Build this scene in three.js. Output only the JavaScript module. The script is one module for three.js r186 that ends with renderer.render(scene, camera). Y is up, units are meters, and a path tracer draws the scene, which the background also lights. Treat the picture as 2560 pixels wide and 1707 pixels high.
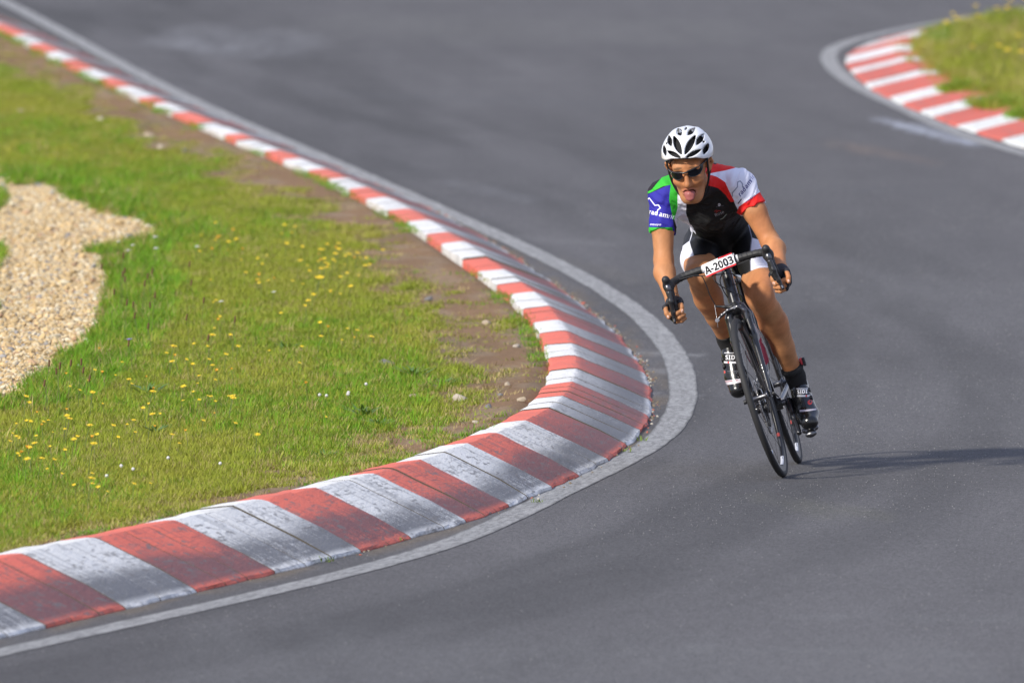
import * as THREE from 'three';
import { mergeGeometries, toCreasedNormals } from 'three/addons/utils/BufferGeometryUtils.js';
import { RoundedBoxGeometry } from 'three/addons/geometries/RoundedBoxGeometry.js';

// ---------- camera, sky, sun, exposure ----------
const scene = new THREE.Scene();
const camera = new THREE.PerspectiveCamera(2.3, 1024 / 682, 1, 3000);
camera.position.set(0, 4.028, 0);
camera.rotation.set(-0.050607, 0, 0);
camera.focus = 69.0;
camera.userData.fStop = 7.7;

const renderer = new THREE.WebGLRenderer({ antialias: true });
renderer.toneMapping = THREE.LinearToneMapping;
renderer.toneMappingExposure = 1.18;
renderer.shadowMap.enabled = true;
renderer.shadowMap.type = THREE.PCFSoftShadowMap;

// ---------- seeded randomness and noise ----------
let seed = 12345;
const rnd = () => { seed = (seed * 1664525 + 1013904223) >>> 0; return seed / 4294967296; };
const rr = (a, b) => a + (b - a) * rnd();
const lerp = (a, b, t) => a + (b - a) * t;
const clamp = (x, a = 0, b = 1) => Math.min(b, Math.max(a, x));
const sstep = (a, b, x) => { const t = clamp((x - a) / (b - a)); return t * t * (3 - 2 * t); };
function hash(x, y, z = 0) {
  let h = Math.imul(x | 0, 374761393) + Math.imul(y | 0, 668265263) + Math.imul(z | 0, 2147483647 - 1013);
  h = Math.imul(h ^ (h >>> 13), 1274126177); h ^= h >>> 16;
  return (h >>> 0) / 4294967296;
}
function noise2(x, y, s = 0, px = 0, py = 0) {       // value noise, optionally periodic
  const xi = Math.floor(x), yi = Math.floor(y), fx = x - xi, fy = y - yi;
  const u = fx * fx * (3 - 2 * fx), v = fy * fy * (3 - 2 * fy);
  const w = (a, p) => p ? ((a % p) + p) % p : a;
  const x0 = w(xi, px), x1 = w(xi + 1, px), y0 = w(yi, py), y1 = w(yi + 1, py);
  return lerp(lerp(hash(x0, y0, s), hash(x1, y0, s), u), lerp(hash(x0, y1, s), hash(x1, y1, s), u), v);
}
function fbm(x, y, s = 0, oct = 4, px = 0, py = 0) {
  let a = 0, w = 0.5, t = 0;
  for (let i = 0; i < oct; i++) { a += w * noise2(x, y, s + i * 7, px, py); t += w; w *= 0.5; x *= 2; y *= 2; px *= 2; py *= 2; }
  return a / t;
}

// ---------- sky ----------
const sunDir = new THREE.Vector3(-1.17, 1.0, 1.15).normalize();
{
  const w = 256, h = 128, data = new Float32Array(w * h * 4);
  for (let j = 0; j < h; j++) for (let i = 0; i < w; i++) {
    const el = ((j + 0.5) / h - 0.5) * Math.PI, az = (i + 0.5) / w * 2 * Math.PI;
    const up = Math.max(0, Math.sin(el));
    const t = Math.pow(up, 0.55);
    const c = [lerp(0.84, 0.36, t), lerp(0.88, 0.48, t), lerp(1.0, 0.86, t)];
    const sx = Math.cos(az) / (up + 0.35), sz = Math.sin(az) / (up + 0.35);
    const cl = sstep(0.46, 0.66, fbm(sx * 2.6 + 20, sz * 2.6 + 20, 3, 5)) * sstep(0.02, 0.25, up);
    const k = (j * w + i) * 4, cw = [0.98, 0.99, 1.02];
    for (let q = 0; q < 3; q++) data[k + q] = lerp(c[q], cw[q], cl * 0.75) * 0.76;
    data[k + 3] = 1;
  }
  const sky = new THREE.DataTexture(data, w, h, THREE.RGBAFormat, THREE.FloatType);
  sky.mapping = THREE.EquirectangularReflectionMapping; sky.magFilter = THREE.LinearFilter; sky.minFilter = THREE.LinearFilter;
  sky.needsUpdate = true;
  scene.background = sky; scene.environment = sky;
}
const sun = new THREE.DirectionalLight(new THREE.Color().setRGB(1.0, 0.945, 0.85), 4.2);
sun.position.copy(sunDir).multiplyScalar(60).add(new THREE.Vector3(0, 0, -75));
sun.target.position.set(0, 0, -75);
sun.castShadow = true; sun.shadow.radius = 9; sun.shadow.mapSize.set(4096, 4096);
Object.assign(sun.shadow.camera, { left: -35, right: 35, top: 45, bottom: -45, near: 1, far: 160 });
scene.add(sun, sun.target);

// ---------- helpers ----------
const V = (x, y, z) => new THREE.Vector3(x, y, z);
const used = {};
function numbered(name) { const n = used[name] = (used[name] ?? -1) + 1; return n ? `${name}_${String(n).padStart(3, '0')}` : name; }
function shade(o) { o.castShadow = true; o.receiveShadow = true; return o; }
function part(name, geo, mat, parent) { const m = shade(new THREE.Mesh(geo, mat)); m.name = name; parent.add(m); return m; }
function top(o, name, label, category, group) {
  o.name = numbered(name); o.userData = { label, category }; if (group) o.userData.group = group;
  scene.add(o); return o;
}
function structure(o, name) { o.name = name; o.userData = { kind: 'structure' }; scene.add(shade(o)); return o; }
function stuff(o, name, label, category) { o.name = name; o.userData = { kind: 'stuff', label, category }; scene.add(shade(o)); return o; }
const col = (r, g, b) => new THREE.Color().setRGB(r, g, b);
const std = (r, g, b, rough = 0.8, more = {}) => new THREE.MeshStandardMaterial({ color: col(r, g, b), roughness: rough, ...more });
const phy = (r, g, b, rough = 0.5, more = {}) => new THREE.MeshPhysicalMaterial({ color: col(r, g, b), roughness: rough, ...more });
function spline(zs, xs) {                          // natural cubic through (z, x), straight beyond the ends
  const n = zs.length, h = [], m = new Array(n).fill(0), c = [], d = [];
  for (let i = 0; i < n - 1; i++) h.push(zs[i + 1] - zs[i]);
  c[0] = d[0] = 0;
  for (let i = 1; i < n - 1; i++) {
    const r = 6 * ((xs[i + 1] - xs[i]) / h[i] - (xs[i] - xs[i - 1]) / h[i - 1]);
    const den = 2 * (h[i - 1] + h[i]) - h[i - 1] * c[i - 1];
    c[i] = h[i] / den; d[i] = (r - h[i - 1] * d[i - 1]) / den;
  }
  for (let i = n - 2; i > 0; i--) m[i] = d[i] - c[i] * m[i + 1];
  const f = (z) => {
    if (z < zs[0]) return xs[0] + (z - zs[0]) * ((xs[1] - xs[0]) / h[0] - h[0] * m[1] / 6);
    if (z > zs[n - 1]) return xs[n - 1] + (z - zs[n - 1]) * ((xs[n - 1] - xs[n - 2]) / h[n - 2] + h[n - 2] * m[n - 2] / 6);
    let i = 0; while (i < n - 2 && z > zs[i + 1]) i++;
    const a = (zs[i + 1] - z) / h[i], b = 1 - a;
    return a * xs[i] + b * xs[i + 1] + ((a * a * a - a) * m[i] + (b * b * b - b) * m[i + 1]) * h[i] * h[i] / 6;
  };
  f.d = (z) => (f(z + 0.01) - f(z - 0.01)) / 0.02;
  return f;
}
function dataTex(w, h, fn, { srgb = false, repeat = true } = {}) {   // fn(u, v) -> linear rgb 0..1 (stored as sRGB bytes for colour maps)
  const data = new Uint8Array(w * h * 4), enc = (x) => srgb ? (x <= 0.0031308 ? 12.92 * x : 1.055 * Math.pow(x, 1 / 2.4) - 0.055) : x;
  for (let j = 0; j < h; j++) for (let i = 0; i < w; i++) {
    const c = fn((i + 0.5) / w, (j + 0.5) / h, i, j), k = (j * w + i) * 4;
    for (let q = 0; q < 3; q++) data[k + q] = clamp(enc(clamp(c[q]))) * 255;
    data[k + 3] = 255;
  }
  const t = new THREE.DataTexture(data, w, h, THREE.RGBAFormat);
  if (srgb) t.colorSpace = THREE.SRGBColorSpace;
  t.magFilter = THREE.LinearFilter; t.minFilter = THREE.LinearFilter;
  if (repeat) t.wrapS = t.wrapT = THREE.RepeatWrapping;
  t.needsUpdate = true; return t;
}
function geoFrom(pos, idx, { uv, color, normal } = {}) {
  const g = new THREE.BufferGeometry();
  g.setAttribute('position', new THREE.BufferAttribute(pos instanceof Float32Array ? pos : new Float32Array(pos), 3));
  if (uv) g.setAttribute('uv', new THREE.BufferAttribute(new Float32Array(uv), 2));
  if (color) g.setAttribute('color', new THREE.BufferAttribute(new Float32Array(color), 3));
  g.setIndex(idx);
  if (normal) g.setAttribute('normal', new THREE.BufferAttribute(new Float32Array(normal), 3)); else g.computeVertexNormals();
  return g;
}
// ---------- plan of the bend: edge of the kerb, painted line, the island across the road ----------
const kerbOut = spline([-150, -140, -130, -122, -114, -108, -102, -96, -90, -84, -80, -77, -74, -71, -68, -65, -62, -59, -56, -52, -46],
  [-6.3, -5.2, -4.12, -3.27, -2.52, -1.915, -1.29, -0.665, -0.13, 0.275, 0.50, 0.592, 0.612, 0.497, 0.182, -0.307, -1.02, -1.80, -2.65, -3.9, -6.0]);
const lineX = spline([-150, -140, -130, -120, -110, -101, -93, -87, -82, -78, -74.5, -71, -67.5, -64, -60, -56, -52, -46],
  [-5.75, -4.75, -3.80, -2.93, -2.035, -1.113, -0.30, 0.269, 0.62, 0.752, 0.748, 0.58, 0.175, -0.31, -1.309, -2.43, -3.65, -5.7]);
const islOut = spline([-140, -132, -127, -124.8, -122.5, -119.2, -117.8, -115.4, -112.8, -110.2, -107.8, -105.4, -102.6, -98, -90, -80],
  [6.9, 4.85, 3.58, 3.08, 2.69, 2.36, 2.31, 2.32, 2.37, 2.49, 2.64, 2.82, 3.09, 3.62, 4.7, 6.2]);
const islLine = spline([-140, -132, -127, -124, -122, -120.5, -118.5, -115, -112, -109, -105, -100, -92, -80],
  [6.5, 4.5, 3.3, 2.72, 2.42, 2.28, 2.21, 2.24, 2.35, 2.52, 2.76, 3.27, 4.25, 5.95]);
const kerbW = (z) => 0.37 + 0.085 * sstep(-101, -86, z) + 0.075 * sstep(-69, -63, z);
const kerbH = (z) => 0.08 + 0.07 * sstep(-104, -80, z) + 0.045 * sstep(-75, -63, z);
const inX = (z) => kerbOut(z) - kerbW(z) / Math.sqrt(1 + kerbOut.d(z) ** 2) * (1 + kerbOut.d(z) ** 2);   // where the kerb meets the verge, along x

// ---------- road ----------
const asphaltMap = dataTex(1024, 1024, (u, v, i, j) => {
  const a = hash(i, j, 1), b = hash(i >> 1, j >> 1, 2), c = noise2(u * 256, v * 256, 3, 256, 256);
  let k = 0.68 + 0.5 * (a - 0.5) + 0.6 * (b - 0.5) + 0.5 * (c - 0.5);
  const st = hash(i >> 1, j >> 1, 9); if (st > 0.98) k += 0.6; if (st < 0.06) k -= 0.3;
  return [k, k, k * 1.0];
});
const asphaltBump = dataTex(1024, 1024, (u, v, i, j) => {
  const k = 0.5 * hash(i >> 1, j >> 1, 2) + 0.3 * hash(i, j, 1) + 0.2 * noise2(u * 128, v * 128, 5, 128, 128); return [k, k, k];
});
const scuffs = [  // tyre and chalk marks on the asphalt: x0 z0 x1 z1 halfwidth strength r g b
  [2.33, -107.2, 2.62, -104.6, 0.045, 0.9, 0.50, 0.53, 0.60], [2.40, -106.6, 2.80, -103.6, 0.05, 0.8, 0.50, 0.53, 0.60], [2.55, -105.6, 2.84, -103.6, 0.09, 0.55, 0.46, 0.49, 0.56],
  [2.06, -102.9, 2.50, -100.3, 0.05, 0.35, 0.22, 0.16, 0.13], [1.95, -103.1, 2.25, -101.6, 0.07, 0.3, 0.24, 0.19, 0.16],
  [-2.55, -122.3, -2.0, -120.4, 0.10, 0.6, 0.27, 0.27, 0.28], [-2.35, -123.2, -1.6, -121.4, 0.26, 0.5, 0.25, 0.25, 0.26], [-1.2, -126, 1.5, -124, 0.3, 0.35, 0.2, 0.195, 0.185], [0.9, -86, 2.6, -83, 0.25, 0.3, 0.2, 0.195, 0.195], [1.4, -75, 2.9, -73, 0.3, 0.25, 0.2, 0.195, 0.195], [-1.0, -57.5, 1.5, -56.6, 0.2, 0.3, 0.2, 0.2, 0.2],
  [0.95, -67.4, 1.25, -66.1, 0.04, 0.25, 0.17, 0.165, 0.115], [1.12, -67.0, 1.48, -66.0, 0.03, 0.25, 0.17, 0.165, 0.115],
  [0.95, -60.2, 2.3, -60.05, 0.010, 0.4, 0.22, 0.22, 0.22], [0.6, -58.6, 1.6, -58.3, 0.015, 0.25, 0.22, 0.22, 0.22], [-0.6, -91.5, 0.6, -89.5, 0.02, 0.3, 0.28, 0.28, 0.28], [0.9, -98, 2.4, -96, 0.05, 0.3, 0.13, 0.13, 0.135], [-1.4, -112, 0.8, -109.5, 0.06, 0.35, 0.13, 0.13, 0.135], [0.3, -79, 0.9, -76.5, 0.02, 0.0, 0.3, 0.3, 0.3],
  [-0.35, -97.6, 0.1, -95.2, 0.05, 0.28, 0.27, 0.27, 0.28], [0.2, -88, 0.62, -85.8, 0.05, 0.25, 0.27, 0.25, 0.22], [0.52, -78.6, 0.9, -78.2, 0.015, 0.5, 0.4, 0.4, 0.4], [0.6, -74.9, 0.8, -74.8, 0.012, 0.5, 0.4, 0.4, 0.4], [0.55, -76.9, 0.78, -76.8, 0.014, 0.5, 0.4, 0.4, 0.4],
];
const roadMat = new THREE.MeshStandardMaterial({ color: 0xffffff, vertexColors: true, map: asphaltMap, bumpMap: asphaltBump, bumpScale: 0.004, roughness: 0.92 });
function roadColor(x, z) {
  const along = z * 0.06, across = x - lineX(z);
  let k = 1 + 0.42 * (fbm(x * 0.8 + 30, z * 0.07 + 9, 11, 4) - 0.5) + 0.22 * (fbm(across * 4, along * 2, 15, 3) - 0.5) + 0.16 * (fbm(x * 7, z * 0.5, 17, 3) - 0.5) + 0.14 * (fbm(x * 0.9, z * 0.9, 18, 3) - 0.5);
  for (const s of [0.95, 1.9]) k *= 1 - 0.10 * sstep(0.035, 0.0, Math.abs(across - s - 0.12 * (fbm(along * 4, s, 20, 2) - 0.5))) * sstep(0.4, 0.6, fbm(along * 7, s * 9, 21, 2));   // sealed seams
  // rubbered-in strip where tyres run beside the edge line, broken up
  const rub = sstep(1.9, 0.4, Math.abs(across - 0.6)) * sstep(0.35, 0.7, fbm(across * 3 + 5, along * 3, 19, 3));
  k *= 1 - 0.30 * rub;
  let c = [0.143 * k, 0.137 * k, 0.139 * k];
  for (const [x0, z0, x1, z1, w, s, r, g, b] of scuffs) {
    if (z < Math.min(z0, z1) - 3 || z > Math.max(z0, z1) + 3) continue;
    const dx = x1 - x0, dz = (z1 - z0) / 12, px = x - x0, pz = (z - z0) / 12;
    const t = clamp((px * dx + pz * dz) / (dx * dx + dz * dz)), d = Math.hypot(px - t * dx, pz - t * dz);
    const e = w * (0.45 + 1.1 * fbm(x * 9, z * 0.9, 23, 3));
    const m = s * sstep(e * 1.3, e * 0.35, d) * (0.55 + 0.9 * (noise2(x * 26, z * 1.4, 29) - 0.25));
    if (m > 0) c = [lerp(c[0], r, clamp(m)), lerp(c[1], g, clamp(m)), lerp(c[2], b, clamp(m))];
  }
  const dk = x - kerbOut(z), dirt = sstep(0.13, 0.02, dk) * sstep(-0.2, 0, dk) * sstep(0.38, 0.62, fbm(x * 12, z * 1.6, 33, 3)) * 0.8;
  if (dirt > 0) c = [lerp(c[0], 0.21, dirt), lerp(c[1], 0.165, dirt), lerp(c[2], 0.115, dirt)];   // soil washed against the kerb
  return c;
}
{
  const xs = [-400, -120, -40, -16, -8], zs = [-1500, -600, -300, -200, -170];
  for (let x = -7; x <= 6.001; x += 0.06) xs.push(x);
  xs.push(7, 9, 14, 30, 90, 400);
  for (let z = -150; z <= -50; z += 0.22) zs.push(z);
  zs.push(-45, -35, -15, 10, 60, 200);
  const pos = [], uv = [], color = [], idx = [], nx = xs.length;
  for (const z of zs) for (const x of xs) { pos.push(x, 0, z); uv.push(x / 2.3, z / 2.3); color.push(...roadColor(x, z)); }
  for (let j = 0; j < zs.length - 1; j++) for (let i = 0; i < nx - 1; i++) { const a = j * nx + i; idx.push(a, a + nx, a + 1, a + 1, a + nx, a + nx + 1); }
  structure(new THREE.Mesh(geoFrom(pos, idx, { uv, color }), roadMat), 'road');
}
// pale chips of stone standing proud in the asphalt
{
  const g = new THREE.IcosahedronGeometry(1, 0), n = 9000, m4 = new THREE.Matrix4(), q = new THREE.Quaternion(), e = new THREE.Euler();
  const im = new THREE.InstancedMesh(g, std(1, 1, 1, 0.75), n);
  let k = 0;
  while (k < n) {
    const z = -56 - Math.pow(rnd(), 0.8) * 42, x = rr(-2.6, 2.9);
    if (x < kerbOut(z) + 0.05) continue;
    if (fbm(x * 2, z * 0.4, 31, 3) < rr(0.3, 0.62)) continue;
    const s = rr(0.0009, 0.0022);
    q.setFromEuler(e.set(rr(0, 6), rr(0, 6), rr(0, 6)));
    im.setMatrixAt(k, m4.compose(V(x, s * 0.25, z), q, V(s * 1.3, s * 0.85, s)));
    const b = rr(0.16, 0.34); im.setColorAt(k, col(b, b * 0.98, b * 0.95)); k++;
  }
  stuff(im, 'stone_chips', 'tiny pale stone chips set in the grey asphalt', 'stone chips');
}
// grit and crumbled concrete along the foot of the kerb
{
  const g = new THREE.IcosahedronGeometry(1, 0), n = 700, m4 = new THREE.Matrix4(), q = new THREE.Quaternion(), e = new THREE.Euler(), im = new THREE.InstancedMesh(g, std(1, 1, 1, 0.9), n);
  for (let k = 0; k < n;) {
    const z = rr(-100, -62); if (fbm(z * 0.8, 4, 35, 3) < rr(0.35, 0.65) || (z > -73 && rnd() < 0.75)) continue;
    const x = kerbOut(z) + 0.002 + 0.05 * rnd() * rnd(), s = rr(0.002, 0.006) * (rnd() < 0.1 ? 1.6 : 1), t = rnd();
    im.setMatrixAt(k, m4.compose(V(x, s * 0.3, z), q.setFromEuler(e.set(rr(0, 6), rr(0, 6), rr(0, 6))), V(s * 1.3, s * 0.7, s)));
    im.setColorAt(k, t < 0.2 ? col(0.45, 0.42, 0.36) : t < 0.35 ? col(0.45, 0.13, 0.09) : col(0.22, 0.17, 0.11)); k++;
  }
  stuff(im, 'kerb_grit', 'grit and crumbled paint lying along the foot of the kerb', 'grit');
}
// painted edge lines, worn through in places
const lineMap = dataTex(1024, 256, (u, v, i, j) => {
  const e = Math.min(v, 1 - v);
  const edge = e - 0.05 - 0.10 * (fbm(u * 60, v * 2, 43, 4, 60, 2) - 0.5);
  let w = fbm(u * 120, v * 10, 41, 4, 120, 10) * 0.55 + hash(i, j, 42) * 0.5;
  w = sstep(0.20, 0.74, w) * sstep(-0.05, 0.05, edge + 0.05 * (hash(i, j, 44) - 0.5));
  const k = lerp(0.115, 0.42 + 0.14 * (fbm(u * 40, v * 4, 47, 3, 40, 4) - 0.5), w * 0.94);
  return [k, k * 0.99, k * 0.965];
}, { srgb: true });
const lineMat = new THREE.MeshStandardMaterial({ map: lineMap, roughness: 0.85, bumpMap: asphaltBump, bumpScale: 0.001 });
function paintedLine(fn, z0, z1, w, name) {
  const pos = [], uv = [], idx = []; let s = 0, px = null, pz = null, k = 0;
  for (let z = z0; z <= z1 + 1e-6; z += 0.25) {
    const x = fn(z), d = fn.d(z), l = Math.hypot(1, d), nx = 1 / l, nz = -d / l;
    if (px !== null) s += Math.hypot(x - px, z - pz); px = x; pz = z;
    for (let q = 0; q <= 4; q++) {
      const o = (q / 4 - 0.5) * w * (1 + (q === 0 || q === 4 ? 0.12 * (noise2(s * 3, q, 51) - 0.5) : 0));
      pos.push(x + nx * o, 0.002, z + nz * o); uv.push(s / 7, q / 4);
    }
    if (k) for (let q = 0; q < 4; q++) { const a = (k - 1) * 5 + q, b = a + 5; idx.push(a, b, a + 1, a + 1, b, b + 1); }
    k++;
  }
  return structure(new THREE.Mesh(geoFrom(pos, idx, { uv }), lineMat), name);
}
paintedLine(lineX, -150, -46, 0.128, 'edge_line');
paintedLine(islLine, -140, -58, 0.125, 'edge_line_of_island');

// ---------- kerbs ----------
// paint, worn by tyres: streaks of black rubber along the face, bare toe and inner top
function kerbTex(base, s, rubber, bias, v0 = 0.25) {
  return dataTex(2048, 256, (u, v, i, j) => {
    const L = 12;                                    // metres along
    let c = base.map((x) => x * (0.93 + 0.2 * (fbm(u * 60, v * 3, s + 3, 3, 60, 3) - 0.5)));
    const band = sstep(v0, v0 + 0.08 + (v0 - 0.25) * 1.2, v + 0.25 * (fbm(u * L * 2, 3, s + 37, 3, L * 2, 9) - 0.5) * (v0 > 0.3 ? 1 : 0)) * sstep(0.99, 0.90, v) * (0.62 + 0.38 * sstep(0.3, 0.75, v));
    const patch = fbm(u * L * 1.1, v * 4.5, s + 11, 3, Math.round(L * 1.1), 4.5 | 0 || 4);
    const streak = fbm(u * L * 9, v * 46, s + 17, 3, L * 9, 46), grain = 0.5 * hash(i, j, s + 19) + 0.2 * noise2(u * 900, v * 40, s + 23, 900, 40) + 0.5 * fbm(u * L * 60, v * 5, s + 18, 3, L * 60, 5) - 0.1, line = sstep(0.60, 0.70, fbm(u * L * 26, v * 2, s + 24, 2, L * 26, 2));
    let r = band * sstep(0.42 - bias, 0.66 - bias, patch * 0.38 + streak * 0.18 + grain * 0.55 + (band - 0.5) * 0.22) * rubber;
    r = Math.max(r, Math.max(sstep(0.66, 0.74, streak) * 0.45, line * 0.35) * sstep(0.2, 0.3, v) * rubber);
    c = c.map((x, q) => lerp(x, [0.060, 0.062, 0.075][q], r * 0.86));
    const peel = sstep(0.70, 0.76, fbm(u * L * 14, v * 24, s + 29, 3, L * 14, 24)) * 0.7, crack = sstep(0.035, 0.0, Math.abs(fbm(u * L * 3, v * 9, s + 31, 4, L * 3, 9) - 0.5)) * 0.4;
    c = c.map((x, q) => lerp(x, [0.16, 0.15, 0.145][q], Math.max(peel, crack) * (0.3 + 0.7 * sstep(0.1, 0.4, v))));
    return c;
  }, { srgb: true });
}
const concreteBump = dataTex(512, 256, (u, v, i, j) => { const k = 0.6 * fbm(u * 120, v * 60, 61, 3, 120, 60) + 0.4 * hash(i, j, 62); return [k, k, k]; });
concreteBump.repeat.set(3, 1);
const kmat = (base, s, rub, bias = 0, v0 = 0.25) => new THREE.MeshStandardMaterial({ map: kerbTex(base, s, rub, bias, v0), roughness: 0.78, bumpMap: concreteBump, bumpScale: 0.003 });
const kerbMats = [[kmat([0.78, 0.185, 0.125], 100, 0.88, 0.22), kmat([0.80, 0.79, 0.765], 200, 0.9, 0.20)], [kmat([0.78, 0.165, 0.105], 120, 0.92, 0.11), kmat([0.80, 0.79, 0.76], 220, 0.97, 0.16)], [kmat([0.78, 0.165, 0.105], 140, 0.92, 0.08, 0.42), kmat([0.81, 0.80, 0.765], 240, 0.97, 0.09, 0.46)]];
const islRed = kmat([0.66, 0.13, 0.085], 300, 0.12), islWhite = kmat([0.80, 0.80, 0.77], 400, 0.10);

const jointMat = std(0.085, 0.072, 0.052, 1);
function kerbBlock(fn, side, W, H, z0, z1, sArc, tilt, dy) {          // one precast block between two joints
  const prof = (w, h) => [[w, -0.06], [w, 0.004], [w * 0.985, 0.014], [w * 0.72, h * 0.44], [w * 0.45, h * 0.775], [w * 0.31, h * 0.955], [w * 0.265, h], [w * 0.2, h * 0.992], [0.012, h * 0.93], [0, h * 0.90], [0, -0.06]];
  const vs = [1, 0.99, 0.965, 0.72, 0.45, 0.31, 0.265, 0.2, 0.03, 0.0, 0.0];
  const N = 6, pos = [], uv = [], idx = [], P = 11;
  for (let i = 0; i <= N; i++) {
    const t = i === 1 ? 0.02 : i === N - 1 ? 0.98 : i / N, z = lerp(z0, z1, t), x = fn(z), d = fn.d(z), l = Math.hypot(1, d), nx = -side / l, nz = side * d / l;
    const pr = prof(W(z), H(z)), end = (i === 0 || i === N) ? 0.001 : 0;
    pr.forEach(([o, y], q) => {
      const c = W(z) - o;                                             // distance from the road edge inwards
      const rag = q <= 2 ? 0.03 * (noise2(z * 5, q * 0.3, 71) - 0.4) * (q === 0 ? 1 : 0.8) : q >= 8 ? 0.014 * (noise2(z * 4, 3, 73) - 0.5) : 0;
      const yy = y > 0 ? y + dy * (q >= 3 ? 1 : 0.3) + tilt * (t - 0.5) * (q >= 3 ? 1 : 0) - end + 0.004 * (noise2(z * 6, q * 1.7, 75) - 0.5) : y;
      pos.push(x + nx * (c + rag), yy, z + nz * (c + rag)); uv.push((sArc + t * Math.hypot(z1 - z0, fn(z1) - fn(z0))) / 12, vs[q]);
    });
    if (i) for (let q = 0; q < P - 1; q++) { const a = (i - 1) * P + q, b = a + P; side > 0 ? idx.push(a, a + 1, b, b, a + 1, b + 1) : idx.push(a, b, a + 1, a + 1, b, b + 1); }
  }
  const nPaint = idx.length;
  for (const e of [0, N]) {                                           // end faces: bare concrete, caked with dirt
    const o = pos.length / 3; for (let q = 0; q < P; q++) { const a = (e * P + q) * 3; pos.push(pos[a], pos[a + 1], pos[a + 2]); uv.push(uv[(e * P + q) * 2], vs[q]); }
    for (let q = 1; q < P - 1; q++) (e === 0) === (side > 0) ? idx.push(o, o + q + 1, o + q) : idx.push(o, o + q, o + q + 1);
  }
  const g = geoFrom(pos, idx, { uv }); g.addGroup(0, nPaint, 0); g.addGroup(nPaint, idx.length - nPaint, 1);
  return toCreasedNormals(g, 0.3);
}
function kerb(fn, side, W, H, bounds, first, mats, name, label, minLen) {
  const root = top(new THREE.Group(), name, label, 'kerb'); let red = first, s = 0;
  for (let i = 0; i < bounds.length - 1; i++) {
    const a = bounds[i], b = bounds[i + 1], len = Math.hypot(b - a, fn(b) - fn(a)), n = Math.max(1, Math.min(4, Math.round(len / minLen * rr(0.85, 1.3))));
    let cuts = [0]; for (let k = 1; k < n; k++) cuts.push(k / n + rr(-0.1, 0.1) / n); cuts.push(1);
    for (let k = 0; k < n; k++) {
      const za = lerp(a, b, cuts[k]) + (k ? rr(0.003, 0.008) : 0.006), zb = lerp(a, b, cuts[k + 1]) - (k < n - 1 ? rr(0.003, 0.008) : 0.006);
      part(red ? 'red_block' : 'white_block', kerbBlock(fn, side, W, H, za, zb, s + len * cuts[k] + i * 0.37, rr(-0.004, 0.004), rr(-0.004, 0.004)), [(Array.isArray(mats[0]) ? mats[a < -86 ? 0 : a < -70 ? 1 : 2] : mats)[red ? 0 : 1], jointMat], root);
    }
    s += len; red = !red;
  }
  // packed dirt in the joints, a little below the faces of the blocks
  const pos = [], idx = []; let k = 0;
  for (let z = bounds[0]; z <= bounds[bounds.length - 1]; z += 0.25) {
    const x = fn(z), d = fn.d(z), l = Math.hypot(1, d), nx = -side / l, nz = side * d / l, w = W(z), h = H(z);
    for (const [c, y] of [[0.012, -0.01], [w * 0.28, h * 0.44 - 0.013], [w * 0.55, h * 0.775 - 0.013], [w * 0.735, h - 0.014], [w - 0.02, h * 0.9 - 0.014]]) pos.push(x + nx * c, y, z + nz * c);
    if (k) for (let q = 0; q < 4; q++) { const a = (k - 1) * 5 + q, b = a + 5; side > 0 ? idx.push(a, a + 1, b, b, a + 1, b + 1) : idx.push(a, b, a + 1, a + 1, b, b + 1); }
    k++;
  }
  part('joint_dirt', geoFrom(pos, idx, {}), jointMat, root);
  return root;
}
{
  const meas = [-121.31, -119.44, -117.71, -115.93, -114.21, -112.5, -110.88, -109.05, -108.01, -106.5, -104.63, -102.79, -101.94, -100.13, -98.9, -97.13, -95.83, -94.35, -93.03, -91.32, -89.83, -88.24, -86.94, -85.16, -83.75, -82.35, -81.27, -79.86, -78.61, -77.6, -76.52, -75.34, -74.26, -73.01, -71.86, -70.87, -69.77, -68.7, -67.84, -66.67, -65.68, -64.67, -63.84, -62.6, -61.54, -60.6, -59.6];
  const b = []; for (let z = -143; z < -122; z += 1.75) b.push(z); if (b.length % 2) b.pop();
  const bounds = [...b, ...meas, -58.6, -57.6, -56.7, -55.8, -54.9, -54, -53.1];
  kerb(kerbOut, 1, kerbW, kerbH, bounds, (b.length % 2) === 1, kerbMats, 'painted_kerb', 'worn red and white kerb streaked with tyre rubber, along the near grass verge', 0.42);
  const ib = []; for (let z = -136; z < -118; z += 1.45) ib.push(z); if (ib.length % 2 === 0) ib.pop();
  kerb(islOut, -1, () => 0.5, () => 0.10, [...ib, -117.2, -115.9, -115.3, -113.4, -112.5, -110.75, -109.7, -108.4, -107.4, -105.9, -104.9, -103.65, -102.5, -101.2, -100, -98.7, -97.5, -96.2, -95, -93.7, -92.5, -91.2, -90, -88.7, -87.5, -86.2, -85, -83.7, -82.5, -81.2, -80, -78.7, -77.5], false, [islRed, islWhite], 'painted_kerb', 'bright red and white kerb round the far grass island, upper right', 1.2);
}
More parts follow.
